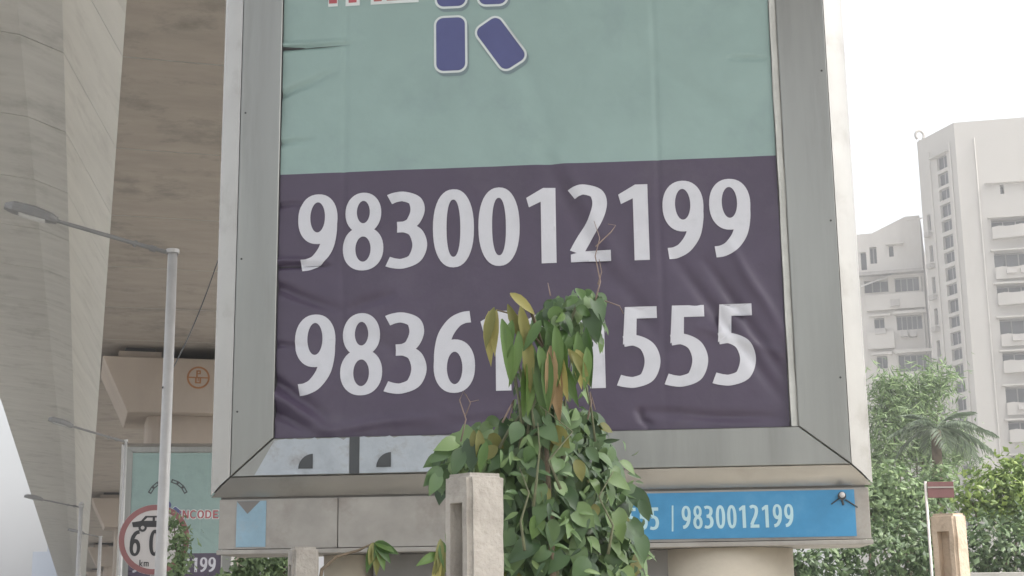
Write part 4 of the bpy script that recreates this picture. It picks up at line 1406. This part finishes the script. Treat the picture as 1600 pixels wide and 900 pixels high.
def prect(x0, y0, x1, y1):
    a, zt_ = uv(x0, (y0 + y1) / 2)[0], uv((x0 + x1) / 2, y0)[1]
    b, zb_ = uv(x1, (y0 + y1) / 2)[0], uv((x0 + x1) / 2, y1)[1]
    return (a, b, zb_, zt_)


rects = [(1359, 386, 1370, 412, 1), (1345, 394, 1354, 422, 0), (1389, 384, 1396, 401, 0), (1398, 433, 1436, 455, 3), (1350, 438, 1388, 457, 2),
         (1401, 492, 1441, 515, 4), (1366, 497, 1382, 514, 1), (1404, 553, 1452, 580, 4), (1370, 556, 1387, 576, 1), (1404, 612, 1452, 640, 4), (1372, 616, 1389, 636, 1)]
hs_ = [prect(*r[:4]) for r in rects]
zroof = uv(1345, 366)[1]
PB, LBB = facade(wall, (E0.x, E0.y), (E1.x, E1.y), GROUND, zroof, hs_, depth=.5)
zr2 = uv(1418, 338)[1]
ua, ub = uv(1362, 366)[0], uv(1414, 338)[0]
wall.add([PB(ua, zroof, 0), PB(LBB, zroof, 0), PB(LBB, zr2, 0), PB(ub, zr2, 0), PB(ua, zroof, 6), PB(LBB, zroof, 6), PB(LBB, zr2, 6), PB(ub, zr2, 6)],
         [(0, 1, 2, 3), (4, 7, 6, 5), (3, 2, 6, 7), (0, 3, 7, 4), (1, 5, 6, 2)])
wall.add([PB(0, zroof), PB(LBB, zroof), PB(LBB, zroof, 12), PB(0, zroof, 12), PB(0, GROUND, 12), PB(0, GROUND, 0), PB(LBB, GROUND, 12), PB(LBB, GROUND, 0)],
         [(0, 1, 2, 3), (0, 3, 4, 5), (3, 2, 6, 4), (1, 7, 6, 2)])
wall.v = [tuple(Vector(p) - off) for p in wall.v]
wall.obj("wall", M_white2, BL)
for r, h_ in zip(rects, hs_): window(BL, PB, h_, .48, r[4])


def part_slab(nm, m, x0, y0, x1, y1, out, root=BL):
    a, b, c, d = prect(x0, y0, x1, y1)
    mb = MB(); block_slab(mb, PB, a, b, c, d, out)
    mb.v = [tuple(Vector(p) - off) for p in mb.v]
    return mb.obj(nm, m, root)


part_slab("ledge", M_slab, 1342, 425, 1444, 430, .9)
part_slab("ledge", M_white2, 1384, 379, 1412, 383, .5)
part_slab("ledge", M_white2, 1396, 487, 1448, 491, .7); part_slab("ledge", M_white2, 1358, 492, 1392, 495, .5)
part_slab("ledge", M_white2, 1398, 547, 1456, 552, .7); part_slab("ledge", M_white2, 1362, 551, 1394, 555, .5)
part_slab("balcony", M_white2, 1354, 460, 1446, 484, .45); part_slab("balcony", M_white2, 1356, 520, 1398, 546, .6); part_slab("balcony", M_white2, 1402, 582, 1456, 606, .6)
for r in ((1368, 515, 1385, 524), (1408, 519, 1419, 527), (1422, 519, 1433, 527), (1392, 470, 1406, 480)): part_slab("air_conditioner", M_ac, *r, .75)
part_slab("railing", M_white2, 1416, 341, 1441, 343.5, .05)
a, b, c, d = prect(1346, 430, 1396, 452)
mb = MB(); mb.add([tuple(PB(a, c, -1.4) - off), tuple(PB(b, d - .4, -1.4) - off), tuple(PB(b, d, -.01) - off), tuple(PB(a, c + .5, -.01) - off)], [(0, 1, 2, 3)]); mb.obj("awning", M_white2, BL)
mb = MB()
a, b, c, d = prect(1447, 432, 1449, 640)
mb.tube([PB(a, GROUND, -.1) - off, PB(a, d, -.1) - off], .07, 6); mb.obj("drain_pipe", M_slab, BL)

# hazy block far down the road on the left
c = at(70, 880, 300)
FB = thing("distant_block", "faint blue grey building far away at the bottom left, under the flyover edge", "building", (c.x, 300, GROUND))
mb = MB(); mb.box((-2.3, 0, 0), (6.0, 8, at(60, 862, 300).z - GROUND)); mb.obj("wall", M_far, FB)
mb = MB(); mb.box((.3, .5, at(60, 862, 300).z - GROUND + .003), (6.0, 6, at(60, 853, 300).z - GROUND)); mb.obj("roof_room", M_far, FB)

# ------------------------------------------------------------------ haze
HAZE = True
if HAZE:
    mb = MB(); mb.box((-420, -200, GROUND - 1.0), (420, 520, 46))
    m = bpy.data.materials.new("haze"); m.use_nodes = True
    n_ = m.node_tree.nodes
    n_.remove(n_["Principled BSDF"])
    pv = n_.new("ShaderNodeVolumePrincipled")
    pv.inputs["Color"].default_value = (.95, .96, .98, 1)
    pv.inputs["Density"].default_value = .0021
    pv.inputs["Anisotropy"].default_value = .3
    m.node_tree.links.new(pv.outputs[0], n_["Material Output"].inputs["Volume"])
    tag(mb.obj("haze", m), kind='stuff')
